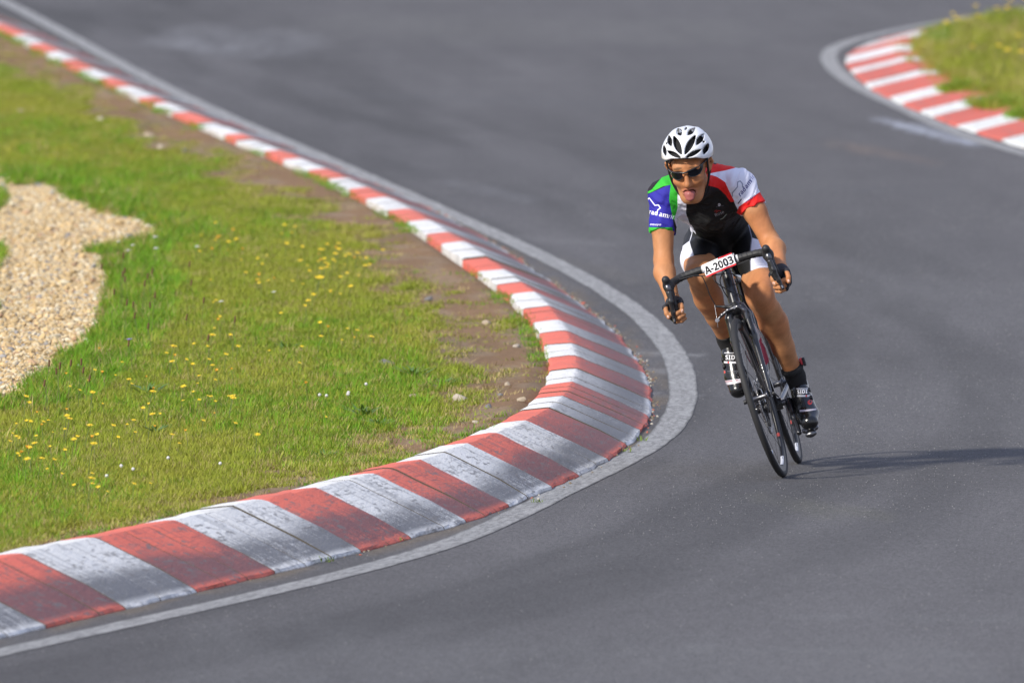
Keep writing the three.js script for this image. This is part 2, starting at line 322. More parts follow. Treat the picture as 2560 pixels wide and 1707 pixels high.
// ---------- the verge inside the bend: soil, grass, a bed of gravel ----------
const gravelEdge = [[-2.93, -97.22], [-2.76, -96.1], [-2.50, -95.0], [-2.12, -91.6], [-1.94, -90.9], [-1.76, -89.4], [-1.73, -88.6], [-1.88, -88.1], [-1.96, -87.2], [-2.0, -85.23], [-1.9, -83.1], [-1.84, -79.89], [-1.84, -78.01], [-1.92, -76.22], [-1.97, -73.9], [-2.04, -71.9], [-2.16, -71.0], [-4.5, -68], [-8, -72], [-8, -97], [-4, -98]];
function inGravel(x, z) {
  const wx = x + 0.10 * (fbm(x * 6, z * 0.8, 81, 3) - 0.5), wz = z + 1.6 * (fbm(x * 5 + 9, z * 0.7, 83, 3) - 0.5);
  let c = false;
  for (let i = 0, j = gravelEdge.length - 1; i < gravelEdge.length; j = i++) {
    const [xi, zi] = gravelEdge[i], [xj, zj] = gravelEdge[j];
    if ((zi > wz) !== (zj > wz) && wx < (xj - xi) * (wz - zi) / (zj - zi) + xi) c = !c;
  }
  if (!c) return false;
  for (const [px, pz, rx, rz] of [[-2.86, -91, 0.07, 3.6], [-2.62, -83.5, 0.05, 3.2], [-2.5, -79, 0.05, 1.6], [-2.06, -86.6, 0.02, 0.5]]) if (((wx - px) / rx) ** 2 + ((wz - pz) / rz) ** 2 < 1) return false;
  return true;
}
const soilWidth = (z) => lerp(lerp(0.50, 0.40, sstep(-100, -82, z)), 0.24, sstep(-73, -65, z));
function grassiness(x, z) {               // 0 bare soil .. 1 closed grass
  const d = inX(z) - x, e = soilWidth(z);
  const n = fbm(x * 3.2, z * 0.55, 85, 4) - 0.5, n2 = fbm(x * 11, z * 2, 87, 3) - 0.5;
  return sstep(e - 0.26, e + 0.34, d + n * 0.8 + n2 * 0.7);
}
function vergeY(x, z) {
  const d = Math.max(0, inX(z) - x);
  return kerbH(z) * 0.9 - 0.008 - 0.018 * sstep(0, 0.3, d) + 0.03 * (fbm(x * 1.7, z * 0.5, 89, 3) - 0.5) * sstep(0, 0.5, d) + 0.008 * (fbm(x * 14, z * 6, 90, 2) - 0.5) + 0.05 * sstep(0.5, 4, d);
}
const soilMap = dataTex(512, 512, (u, v, i, j) => { const k = 0.72 + 0.5 * (fbm(u * 48, v * 48, 91, 4, 48, 48) - 0.5) + 0.25 * (hash(i, j, 92) - 0.5); return [k, k, k]; });
const soilMat = new THREE.MeshStandardMaterial({ vertexColors: true, map: soilMap, bumpMap: soilMap, bumpScale: 0.012, roughness: 1 });
{
  const offs = []; for (let d = 0; d < 3.4; d += 0.05) offs.push(d); offs.push(3.6, 4, 5, 7, 10, 16);
  const pos = [], uv = [], color = [], idx = [], n = offs.length; let k = 0;
  for (let z = -150; z <= -48; z += 0.2) {
    const x0 = inX(z);
    for (const d of offs) {
      const x = x0 - d, g = grassiness(x, z), gv = inGravel(x, z), m = 0.8 + 0.5 * fbm(x * 2.5, z * 0.6, 93, 4);
      let c = [0.285, 0.162, 0.074]; if (fbm(x * 8, z * 1.2, 94, 3) > 0.56) c = [0.32, 0.21, 0.118];
      c = c.map((v, q) => lerp(v, [0.17, 0.15, 0.05][q], g * 0.8)); if (gv) c = [0.38, 0.26, 0.15];
      pos.push(x, vergeY(x, z) - (d === 0 ? 0.03 : 0) - (gv ? 0.02 : 0), z); uv.push(x / 0.9, z / 0.9); color.push(...c.map((v) => v * m));
    }
    if (k) for (let q = 0; q < n - 1; q++) { const a = (k - 1) * n + q, b = a + n; idx.push(a, a + 1, b, b, a + 1, b + 1); }
    k++;
  }
  structure(new THREE.Mesh(geoFrom(pos, idx, { uv, color }), soilMat), 'verge_ground');
}
// the grass island across the road
const islIn = (z) => islOut(z) + 0.5 * Math.sqrt(1 + islOut.d(z) ** 2);
const islY = (x, z) => { const d = Math.max(0, x - islIn(z)); return 0.085 + 0.10 * sstep(0, 1.2, d) + 0.04 * (fbm(x * 2, z * 0.5, 95, 3) - 0.5); };
{
  const offs = []; for (let d = 0; d < 2.4; d += 0.08) offs.push(d); offs.push(3, 4, 6, 9, 14, 14.5);
  const pos = [], uv = [], color = [], idx = [], n = offs.length; let k = 0;
  for (let z = -137.3; z <= -74.7; z += 0.3) {
    for (const d of offs) {
      const x = islIn(z) + d, m = 0.8 + 0.5 * fbm(x * 2.5, z * 0.6, 96, 4);
      pos.push(x, d > 14.2 || z < -137.1 || z > -75 ? -0.02 : islY(x, z) - (d === 0 ? 0.03 : 0), z); uv.push(x / 0.9, z / 0.9); color.push(0.16 * m, 0.14 * m, 0.05 * m);
    }
    if (k) for (let q = 0; q < n - 1; q++) { const a = (k - 1) * n + q, b = a + n; idx.push(a, b, a + 1, a + 1, b, b + 1); }
    k++;
  }
  structure(new THREE.Mesh(geoFrom(pos, idx, { uv, color }), soilMat), 'island_ground');
}
// grass tufts: a few shapes of tuft, many copies
function blade(pos, nor, idx, x, z, h, w, lean, az, curl) {
  const o = pos.length / 3, dx = Math.cos(az), dz = Math.sin(az), sx = -dz, sz = dx;
  for (const [t, ww] of [[0, 1], [0.55, 0.8]]) {
    const out = lean * t + curl * t * t;
    for (const s of [-1, 1]) { pos.push(x + dx * out * h + sx * w * ww * s, h * t * (1 - 0.25 * curl * t), z + dz * out * h + sz * w * ww * s); nor.push(-dx * 0.35, 0.9, -dz * 0.35); }
  }
  pos.push(x + dx * (lean + curl) * h, h * (1 - 0.25 * curl), z + dz * (lean + curl) * h); nor.push(dx * 0.3, 0.95, dz * 0.3);
  idx.push(o, o + 1, o + 2, o + 2, o + 1, o + 3, o + 2, o + 3, o + 4);
}
function tuft(n, r, h0, h1, w, lean) {
  const pos = [], nor = [], idx = [];
  for (let i = 0; i < n; i++) blade(pos, nor, idx, rr(-r, r), rr(-r, r), rr(h0, h1), w * rr(0.7, 1.3), rr(0.05, lean), rr(0, 6.283), rr(0, 0.6));
  return geoFrom(pos, idx, {});
}
const leafMat = phy(1, 1, 1, 0.7, { transmission: 0.36, thickness: 0, side: THREE.DoubleSide, specularIntensity: 0.2 });
{
  const m4 = new THREE.Matrix4(), q = new THREE.Quaternion(), up = V(0, 1, 0);
  const kinds = [tuft(18, 0.05, 0.010, 0.024, 0.0015, 1.6), tuft(16, 0.045, 0.015, 0.038, 0.0015, 1.3), tuft(14, 0.035, 0.03, 0.085, 0.0016, 0.7)];
  const lists = kinds.map(() => []);
  const put = (k, x, y, z, s, c) => { q.setFromAxisAngle(up, rr(0, 6.283)); lists[k].push([m4.clone().compose(V(x, y, z), q, V(s, s * rr(0.8, 1.25), s)), c]); };
  const tint = (lush, x, z, g = 1) => {
    const y = fbm(x * 2.2, z * 0.35, 97, 3) * 0.8 + 0.4 * fbm(x * 14, z * 3, 98, 2) - 0.1;        // yellowness in patches
    let c = [lerp(0.235, 0.42, y), lerp(0.345, 0.395, y), lerp(0.026, 0.065, y)];
    if (lush) c = [0.17, 0.345, 0.022];
    if (rnd() < 0.11 + 0.35 * sstep(0.9, 0.3, g)) c = [0.48, 0.38, 0.17];                                                   // straw
    const k = rr(0.75, 1.3); return col(c[0] * k, c[1] * k, c[2] * k);
  };
  let tries = 0, n = 0;
  while (n < 150000 && tries++ < 1200000) {
    const u = rnd(), z = -60.5 - 66 * Math.pow(u, 1.25), lim = 1.75 - 0.031 * (z + 58), x = -lim * 0.0 + inX(z) - rr(0, 1) * Math.max(0.4, Math.min(3.6, inX(z) + 0.0317 * -z + 0.55));
    if (inGravel(x, z) && (inGravel(x + 0.07, z) || rnd() > 0.5)) continue;
    const g = grassiness(x, z);
    if (rnd() > 0.012 + 0.98 * Math.pow(g, 1.6)) continue;
    const nearGravel = inGravel(x - 0.25, z) || inGravel(x - 0.12, z), lushN = fbm(x * 1.6 + 40, z * 0.28, 99, 3);
    const lush = (nearGravel && rnd() < 0.6) || rnd() < clamp((lushN - 0.4) * 2.2) * 0.5;
    const k = g < 0.6 ? 0 : (nearGravel && rnd() < 0.25) ? 2 : (lush && rnd() < 0.04) ? 2 : rnd() < 0.5 ? 1 : 0;
    put(k, x, vergeY(x, z) - 0.004, z, rr(0.75, 1.25), tint(lush, x, z, g)); n++;
  }
  // a green fringe along the kerb, and the island
  for (let i = 0; i < 900; i++) { const z = rr(-125, -60); if (fbm(3, z * 0.9, 101, 2) < 0.52) continue; const x = inX(z) - rr(0.01, 0.07); put(rnd() < 0.6 ? 0 : 1, x, vergeY(x, z), z, rr(0.7, 1.1), tint(true, x, z)); }
  for (let i = 0; i < 26000; i++) {
    const z = rr(-136, -98), d = Math.pow(rnd(), 1.3) * 2.6 + (rnd() < 0.05 ? -0.14 : 0.0), x = islIn(z) + d; if (x > 5.2) continue;
    put(rnd() < 0.35 ? 2 : 1, x, d < 0 ? 0.09 : islY(x, z), z, rr(0.9, 1.5), tint(fbm(x * 2, z * 0.3, 102, 2) > 0.62, x, z, rnd() < 0.5 ? 0.5 : 1));
  }
  for (let i = 0; i < 1600; i++) { const c = [[-107.2, 0.9, 0.3], [-105.2, 0.7, 0.36], [-109.8, 0.6, 0.36], [-103.6, 0.6, 0.38]][i % 4], z = c[0] + rr(-1, 1) * c[1] * rnd(), d = lerp(c[2] - 0.12, 0.5, Math.sqrt(rnd())), x = islOut(z) + d; put(rnd() < 0.7 ? 2 : 1, x, 0.085, z, rr(0.8, 1.3), tint(rnd() < 0.5, x, z)); }
  ['short_grass', 'mown_grass', 'tall_grass'].forEach((name, i) => {
    const im = new THREE.InstancedMesh(kinds[i], leafMat, lists[i].length);
    lists[i].forEach(([m, c], j) => { im.setMatrixAt(j, m); im.setColorAt(j, c); });
    stuff(im, name, ['short yellowish grass thinning towards the kerb', 'mown green grass covering the verge and the island', 'longer green grass fringing the gravel bed'][i], 'grass');
  });
}
// gravel
{
  const g = new THREE.IcosahedronGeometry(1, 1), p = g.attributes.position;
  for (let i = 0; i < p.count; i++) { const x = p.getX(i), y = p.getY(i), z = p.getZ(i), k = 0.86 + 0.3 * hash(Math.round(x * 50), Math.round(y * 50), Math.round(z * 50)); p.setXYZ(i, x * k, y * k * 0.7, z * k * 0.85); }
  g.computeVertexNormals();
  const mats = [], m4 = new THREE.Matrix4(), q = new THREE.Quaternion(), e = new THREE.Euler(), cs = [];
  let tries = 0;
  while (mats.length < 66000 && tries++ < 300000) {
    const z = rr(-98, -69.5), x = rr(-3.6, -1.7);
    let stray = false; if (!inGravel(x, z)) { if (rnd() > (inGravel(x - 0.06, z) ? 0.35 : 0.05) || !inGravel(x - 0.2, z)) continue; stray = true; }
    const s = rr(0.0045, 0.0105) * (rnd() < 0.05 ? 1.9 : 1);
    q.setFromEuler(e.set(rr(-0.7, 0.7), rr(0, 6.28), rr(-0.7, 0.7)));
    mats.push(m4.clone().compose(V(x, vergeY(x, z) - (stray ? 0 : 0.018) + s * rr(0.1, 0.9), z), q, V(s * rr(0.9, 1.4), s, s)));
    const t = rnd(), k = rr(0.8, 1.2); const c = t < 0.5 ? [0.53, 0.38, 0.19] : t < 0.75 ? [0.57, 0.45, 0.27] : t < 0.90 ? [0.62, 0.54, 0.38] : t < 0.95 ? [0.42, 0.27, 0.16] : [0.30, 0.28, 0.26];
    cs.push(col(c[0] * k, c[1] * k, c[2] * k));
  }
  const im = new THREE.InstancedMesh(g, std(1, 1, 1, 0.85), mats.length);
  mats.forEach((m, i) => { im.setMatrixAt(i, m); im.setColorAt(i, cs[i]); });
  stuff(im, 'gravel', 'tan rounded gravel of the run-off bed', 'gravel');
  // single stones lying on the bare soil
  const st = [[0.04, -71.9, 0.018], [-0.1, -71.5, 0.016], [-0.22, -72.2, 0.028], [-0.42, -72.4, 0.022], [-0.05, -72.6, 0.012], [-0.3, -70.8, 0.014], [-0.02, -73.4, 0.014], [-0.55, -75.1, 0.03], [0.02, -76.6, 0.018], [-0.12, -78.9, 0.02], [-0.4, -81.3, 0.018], [-2.55, -105.3, 0.03], [-2.2, -103.0, 0.028], [-1.95, -100.9, 0.022], [-2.1, -101.4, 0.02], [-3.1, -106.9, 0.03], [-0.33, -73.2, 0.016], [-0.15, -70.2, 0.012]];
  const smat = [std(0.36, 0.29, 0.21, 0.9), std(0.17, 0.16, 0.155, 0.9), std(0.42, 0.36, 0.29, 0.9)];
  st.forEach(([x, z, s], i) => { const m = shade(new THREE.Mesh(g, smat[i % 3])); m.position.set(x, vergeY(x, z) + s * 0.3, z); m.rotation.set(0.3, i * 1.3, 0.2); m.scale.set(s * 1.2, s, s); top(m, 'stone', 'small loose stone lying on the bare soil beside the kerb', 'stone', 'stones on the bare soil'); });
}
// flowers
const stemMat = std(0.13, 0.17, 0.05, 0.8), petalMat = phy(0.86, 0.62, 0.01, 0.6, { transmission: 0.2, thickness: 0, side: THREE.DoubleSide }), oldPetal = phy(0.72, 0.36, 0.02, 0.7, { side: THREE.DoubleSide }), whitePetal = std(0.62, 0.6, 0.57, 0.7, { side: THREE.DoubleSide }), seedMat = std(0.14, 0.075, 0.035, 0.9), violet = phy(0.36, 0.24, 0.72, 0.6, { side: THREE.DoubleSide });
function flowerHead(r, n, cup) {
  const pos = [], idx = [], nor = [];
  for (let k = 0; k < n; k++) {
    const a = k / n * 6.283 + rr(-0.1, 0.1), da = 3.1 / n, rl = r * rr(0.85, 1.1), o = pos.length / 3;
    pos.push(0, -r * 0.15, 0, Math.cos(a - da) * rl * 0.62, r * cup * 0.6, Math.sin(a - da) * rl * 0.62, Math.cos(a + da) * rl * 0.62, r * cup * 0.6, Math.sin(a + da) * rl * 0.62, Math.cos(a) * rl, r * cup, Math.sin(a) * rl);
    idx.push(o, o + 2, o + 1, o + 1, o + 2, o + 3);
  }
  const c = new THREE.SphereGeometry(r * 0.36, 8, 5); c.scale(1, 0.55, 1); c.translate(0, r * 0.12, 0);
  return mergeGeometries([geoFrom(pos, idx, {}), stripUv(c)]);
}
function stripUv(g) { g.deleteAttribute('uv'); return g; }
const stemGeo = (h, b) => stripUv(new THREE.TubeGeometry(new THREE.CatmullRomCurve3([V(0, -0.01, 0), V(b * 0.3, h * 0.5, b * 0.1), V(b, h, 0)]), 5, 0.0011, 4));
function flowerKind(headGeo, headMat, h, b, headName) {
  const g = new THREE.Group(); part('stem', stemGeo(h, b), stemMat, g);
  const hd = part(headName, headGeo, headMat, g); hd.position.set(b, h, 0); hd.rotation.set(rr(0.1, 0.5), 0, rr(-0.2, 0.2)); return g;
}
{
  const kinds = [flowerKind(flowerHead(0.014, 13, 0.25), petalMat, 0.11, 0.01, 'flower_head'), flowerKind(flowerHead(0.012, 12, 0.5), petalMat, 0.09, -0.012, 'flower_head'), flowerKind(flowerHead(0.016, 15, 0.12), petalMat, 0.12, 0.02, 'flower_head'), flowerKind(flowerHead(0.010, 9, 0.9), oldPetal, 0.10, -0.015, 'flower_head')];
  const place = (proto, x, z, name, label, cat, group, s = 1) => { const f = proto.clone(); f.position.set(x, vergeY(x, z), z); f.rotation.y = rr(-0.8, 0.8); f.scale.setScalar(s); top(f, name, label, cat, group); };
  const at = [-1.43,-63.8,-1.6,-63.8,-1.55,-63.9,-1.53,-63.9,-1.6,-64.1,-1.65,-64.2,-1.38,-64.5,-1.62,-65.0,-1.72,-65.1,-1.87,-65.1,-1.83,-65.4,-1.76,-65.5,-1.8,-65.5,-1.98,-65.6,-1.89,-65.7,-1.87,-66.0,-1.65,-66.0,-1.92,-66.2,-1.89,-66.2,-1.88,-66.2,-1.74,-66.4,-1.73,-66.6,-1.96,-66.6,-1.93,-66.7,-1.99,-67.0,-1.65,-67.1,-1.82,-67.1,-1.02,-67.3,-1.33,-67.3,-1.56,-67.6,-1.74,-67.6,-1.37,-67.7,-1.65,-67.8,-1.91,-67.9,-1.71,-67.9,-1.97,-68.0,-1.61,-68.1,-1.3,-68.1,-2.0,-68.1,-1.12,-68.2,-1.8,-68.3,-1.93,-68.4,-1.81,-68.4,-1.53,-68.4,-1.85,-68.5,-1.9,-68.5,-1.47,-68.5,-1.89,-68.5,-1.81,-68.6,-1.55,-68.8,-1.96,-68.8,-1.26,-68.8,-1.44,-68.8,-2.01,-69.0,-1.57,-69.0,-1.9,-69.1,-1.5,-69.5,-1.94,-69.6,-1.82,-69.7,-1.44,-69.8,-2.01,-69.8,-1.17,-69.9,-0.76,-69.9,-1.22,-70.0,-1.17,-70.0,-1.98,-70.0,-1.75,-70.3,-1.51,-70.3,-1.5,-70.4,-1.31,-70.6,-1.38,-70.7,-1.7,-70.7,-1.38,-70.8,-1.27,-70.8,-1.23,-70.8,-1.28,-71.1,-1.2,-71.1,-1.81,-71.3,-1.5,-71.4,-0.86,-71.6,-1.34,-71.7,-1.88,-71.9,-1.64,-71.9,-1.52,-71.9,-1.62,-72.0,-1.81,-72.2,-1.26,-72.4,-1.74,-72.5,-1.35,-72.6,-1.34,-72.6,-1.25,-72.6,-1.56,-72.7,-1.9,-72.7,-1.8,-72.9,-1.48,-73.0,-1.7,-73.0,-1.2,-73.2,-1.31,-73.3,-1.37,-73.4,-0.93,-73.7,-1.71,-73.9,-1.41,-74.0,-1.33,-74.1,-1.5,-74.1,-1.46,-74.1,-1.26,-74.2,-1.53,-74.5,-1.81,-74.7,-1.22,-75.0,-1.35,-75.2,-1.34,-75.2,-0.94,-75.3,-0.64,-75.3,-1.07,-75.3,-1.42,-75.4,-0.87,-75.8,-1.25,-76.0,-0.7,-76.3,-0.71,-76.4,-0.76,-76.5,-0.82,-76.6,-1.36,-77.0,-0.86,-77.0,-1.32,-77.0,-0.76,-77.1,-1.33,-77.8,-1.07,-78.0,-0.96,-78.5,-0.95,-78.8,-0.94,-79.4,-1.4,-79.6,-1.4,-79.9,-0.77,-80.1,-0.87,-80.4,-0.85,-80.4,-0.82,-80.5,-0.94,-80.9,-1.2,-81.1,-0.93,-81.2,-1.18,-81.4,-1.2,-81.4,-1.06,-81.4,-0.84,-81.5,-0.9,-81.6,-0.95,-81.6,-1.23,-81.6,-1.0,-81.7,-1.22,-81.7,-0.94,-81.8,-1.45,-81.9,-1.14,-82.0,-1.3,-82.0,-0.79,-82.3,-0.99,-82.3,-0.73,-82.5,-0.74,-82.6,-0.92,-82.8,-1.05,-82.8,-0.89,-83.0,-0.91,-83.0,-0.93,-83.2,-0.69,-83.4,-0.93,-83.5,-0.89,-83.5,-1.22,-83.5,-0.93,-83.6,-1.02,-83.7,-0.71,-83.7,-0.89,-83.7,-0.82,-83.8,-0.95,-83.8,-0.83,-83.8,-0.78,-83.9,-1.25,-84.0,-0.77,-84.0,-1.35,-84.1,-0.87,-84.1,-0.87,-84.2,-0.97,-84.2,-0.82,-84.4,-0.76,-84.4,-0.66,-84.4,-1.48,-84.5,-0.95,-84.5,-1.57,-84.6,-0.87,-85.0,-1.34,-85.0,-0.96,-85.0,-1.22,-85.0,-1.14,-85.1,-1.44,-85.1,-1.04,-85.2,-0.94,-85.5,-0.89,-85.5,-1.43,-85.6,-1.4,-85.7,-1.47,-85.9,-1.48,-86.0,-1.52,-86.6,-1.41,-86.7,-1.59,-87.2,-1.18,-87.4,-1.13,-87.4,-1.18,-87.5,-1.14,-87.5,-1.55,-87.8];
  for (let i = 0; i < at.length; i += 2) place(kinds[rnd() < 0.2 ? 3 : i % 3], at[i], at[i + 1], 'yellow_flower', 'small yellow wildflower on a thin stem in the roadside grass', 'flower', 'yellow wildflowers in the verge', rr(0.55, 1.15));
  for (let i = 0; i < 70; i++) { const z = rr(-128, -102), x = islIn(z) + rr(0.15, 1.6); if (x > 4.4) continue; const f = kinds[i % 3].clone(); f.position.set(x, islY(x, z), z); f.scale.setScalar(rr(1.2, 1.8)); top(f, 'yellow_flower', 'blurred yellow wildflower on the far grass island', 'flower', 'yellow wildflowers on the island'); }
  const cl = new THREE.IcosahedronGeometry(0.010, 2); { const p = cl.attributes.position; for (let i = 0; i < p.count; i++) { const k = 0.8 + 0.4 * hash(Math.round(p.getX(i) * 9e3), Math.round(p.getY(i) * 9e3), Math.round(p.getZ(i) * 9e3)); p.setXYZ(i, p.getX(i) * k, p.getY(i) * k, p.getZ(i) * k); } cl.computeVertexNormals(); }
  const clover = flowerKind(cl, whitePetal, 0.06, 0.006, 'flower_head');
  for (const [x, z] of [[-0.82, -72.01], [-0.79, -71.97], [-0.7, -72.0], [-0.7, -72.19], [-1.53, -66.28], [-1.48, -66.11], [-1.57, -65.56], [-1.36, -66.93], [-1.15, -66.64], [-0.63, -72.81]]) place(clover, x, z, 'white_clover', 'round white clover flower low in the short grass', 'flower', 'white clover flowers in the verge', 0.65);
  const yar = flowerKind(flowerHead(0.016, 18, 0.05), whitePetal, 0.11, 0.01, 'flower_head');
  for (const [x, z] of [[-1.36, -78.79], [-1.78, -84.38], [-1.91, -84.0], [-1.98, -85.04], [-1.58, -84.61], [-1.81, -85.64], [-1.9, -84.61], [-1.13, -79.89]]) place(yar, x, z, 'white_flower', 'flat white flower head standing in the long grass by the gravel', 'flower', 'white flowers by the gravel');
  const sg = new THREE.CapsuleGeometry(0.0042, 0.022, 3, 7); sg.translate(0, 0.008, 0); stripUv(sg);
  const seedKinds = [flowerKind(sg, seedMat, 0.2, 0.015, 'seed_head'), flowerKind(sg, seedMat, 0.15, -0.02, 'seed_head')];
  [[-1.87, -80.99], [-1.8, -79.75], [-1.83, -79.15], [-1.7, -80.1], [-1.75, -76.49], [-1.68, -76.33], [-1.64, -76.33], [-1.71, -77.38], [-1.64, -77.22], [-1.6, -75.46], [-1.24, -75.15], [-1.32, -74.54], [-1.71, -78.38], [-1.69, -80.55], [-1.54, -80.28], [-1.49, -79.58], [-1.83, -77.55], [-1.94, -80.99], [-1.41, -76.81], [-1.45, -76.33], [-1.82, -71.19], [-1.9, -71.33], [-1.9, -70.77], [-1.92, -70.36], [-1.83, -79.58], [-1.65, -73.86], [-1.86, -71.0], [-1.79, -71.5], [-1.95, -70.9], [-1.75, -70.8]].forEach(([x, z], i) => place(seedKinds[i % 2], x, z, 'plantain_seed_head', 'thin stalk with a brown seed head beside the gravel', 'plant', 'brown seed heads by the gravel'));
  place(flowerKind(flowerHead(0.017, 5, 0.3), violet, 0.09, 0.01, 'flower_head'), -1.71, -75.47, 'violet_flower', 'single violet flower at the edge of the gravel', 'flower');
  // broad-leaved weeds standing out of the short grass
  [[-0.62, -70.9, 1.2, 'dark green weed clump in the short grass nearest the soil'], [-0.55, -70.2, 0.9, 'smaller weed clump just in front of the dark green one'], [-0.42, -74.2, 1.1, 'low weed clump beside the bare soil left of the tip of the bend'], [-0.30, -73.5, 0.8, 'small weed clump at the edge of the bare soil'], [-1.46, -69.4, 1.0, 'weed clump among the yellow flowers left of centre'], [-1.02, -76.5, 1.0, 'weed clump halfway between gravel and kerb'], [-1.55, -72.6, 1.2, 'leafy weed clump near the gravel end'], [-0.75, -67.6, 0.9, 'weed clump in the thin grass above the near kerb']].forEach(([x, z, s, label]) => {
    const pos = [], nor = [], idx = []; for (let i = 0; i < 26; i++) blade(pos, nor, idx, rr(-0.02, 0.02), rr(-0.06, 0.06), rr(0.03, 0.055), rr(0.004, 0.008), rr(0.5, 1.6), rr(0, 6.283), rr(0.2, 0.9));
    const m = shade(new THREE.Mesh(geoFrom(pos, idx, {}), phy(0.10, 0.20, 0.03, 0.6, { side: THREE.DoubleSide, transmission: 0.25, thickness: 0 }))); m.position.set(x, vergeY(x, z), z); m.scale.setScalar(s); top(m, 'leafy_weed', label, 'weed', 'leafy weeds in the verge');
  });
  // weeds in the joints at the foot of the kerb
  const wk = [[-0.74, -63.25, 1.3, 'green weed at the foot of the nearest white kerb block, lower left'], [-0.69, -63.2, 1.0, 'green weed beside another weed at the kerb foot, lower left'], [0.1, -66.9, 0.8, 'tiny weed at the kerb foot below a red block'], [0.54, -71.2, 1.0, 'small green weed at the kerb foot near the tip of the bend'], [0.47, -70.4, 0.8, 'low weed at the kerb foot just before the tip of the bend'], [-0.42, -64.5, 0.7, 'small weed at the kerb foot left of the tip']];
  for (const [x, z, s, label] of wk) { const g = tuft(12, 0.028, 0.012, 0.03, 0.0028, 1.3), m = shade(new THREE.Mesh(g, phy(0.14, 0.2, 0.035, 0.7, { side: THREE.DoubleSide }))); m.position.set(x, 0.005, z); m.scale.setScalar(s); top(m, 'weed_clump', label, 'weed', 'weeds at the kerb foot'); }
}
// ---------- distance fields to meshes ----------
const LEAN = 16.8 * Math.PI / 180, YAW = -4.7 * Math.PI / 180, SPOT = V(1.10, 0.001, -68.67);
function onBike(g) { g.position.copy(SPOT); g.rotation.set(0, YAW, LEAN, 'YXZ'); return g; }   // x to the rider's left, y up in the bike's own plane, z forward
// primitives: [kind, ...]; cap: tapered capsule, ell: ellipsoid
const cap = (a, b, r1, r2 = r1) => { const dx = b[0] - a[0], dy = b[1] - a[1], dz = b[2] - a[2], l2 = dx * dx + dy * dy + dz * dz || 1e-9; return (x, y, z) => { const px = x - a[0], py = y - a[1], pz = z - a[2], t = Math.min(1, Math.max(0, (px * dx + py * dy + pz * dz) / l2)), ex = px - t * dx, ey = py - t * dy, ez = pz - t * dz; return Math.sqrt(ex * ex + ey * ey + ez * ez) - r1 - (r2 - r1) * t; }; };
const ell = (c, r) => (x, y, z) => { const px = (x - c[0]) / r[0], py = (y - c[1]) / r[1], pz = (z - c[2]) / r[2], k = Math.sqrt(px * px + py * py + pz * pz), q = Math.sqrt((px / r[0]) ** 2 + (py / r[1]) ** 2 + (pz / r[2]) ** 2); return k * (k - 1) / (q || 1e-9); };
const smin = (a, b, k) => { const h = Math.max(k - Math.abs(a - b), 0) / k; return Math.min(a, b) - h * h * k * 0.25; };
const smax = (a, b, k) => -smin(-a, -b, k);
const join = (list, k) => (x, y, z) => { let d = list[0](x, y, z); for (let i = 1; i < list.length; i++) d = smin(d, list[i](x, y, z), k); return d; };
const chain = (pts, rs) => pts.slice(1).map((p, i) => cap(pts[i], p, rs[i], rs[i + 1]));
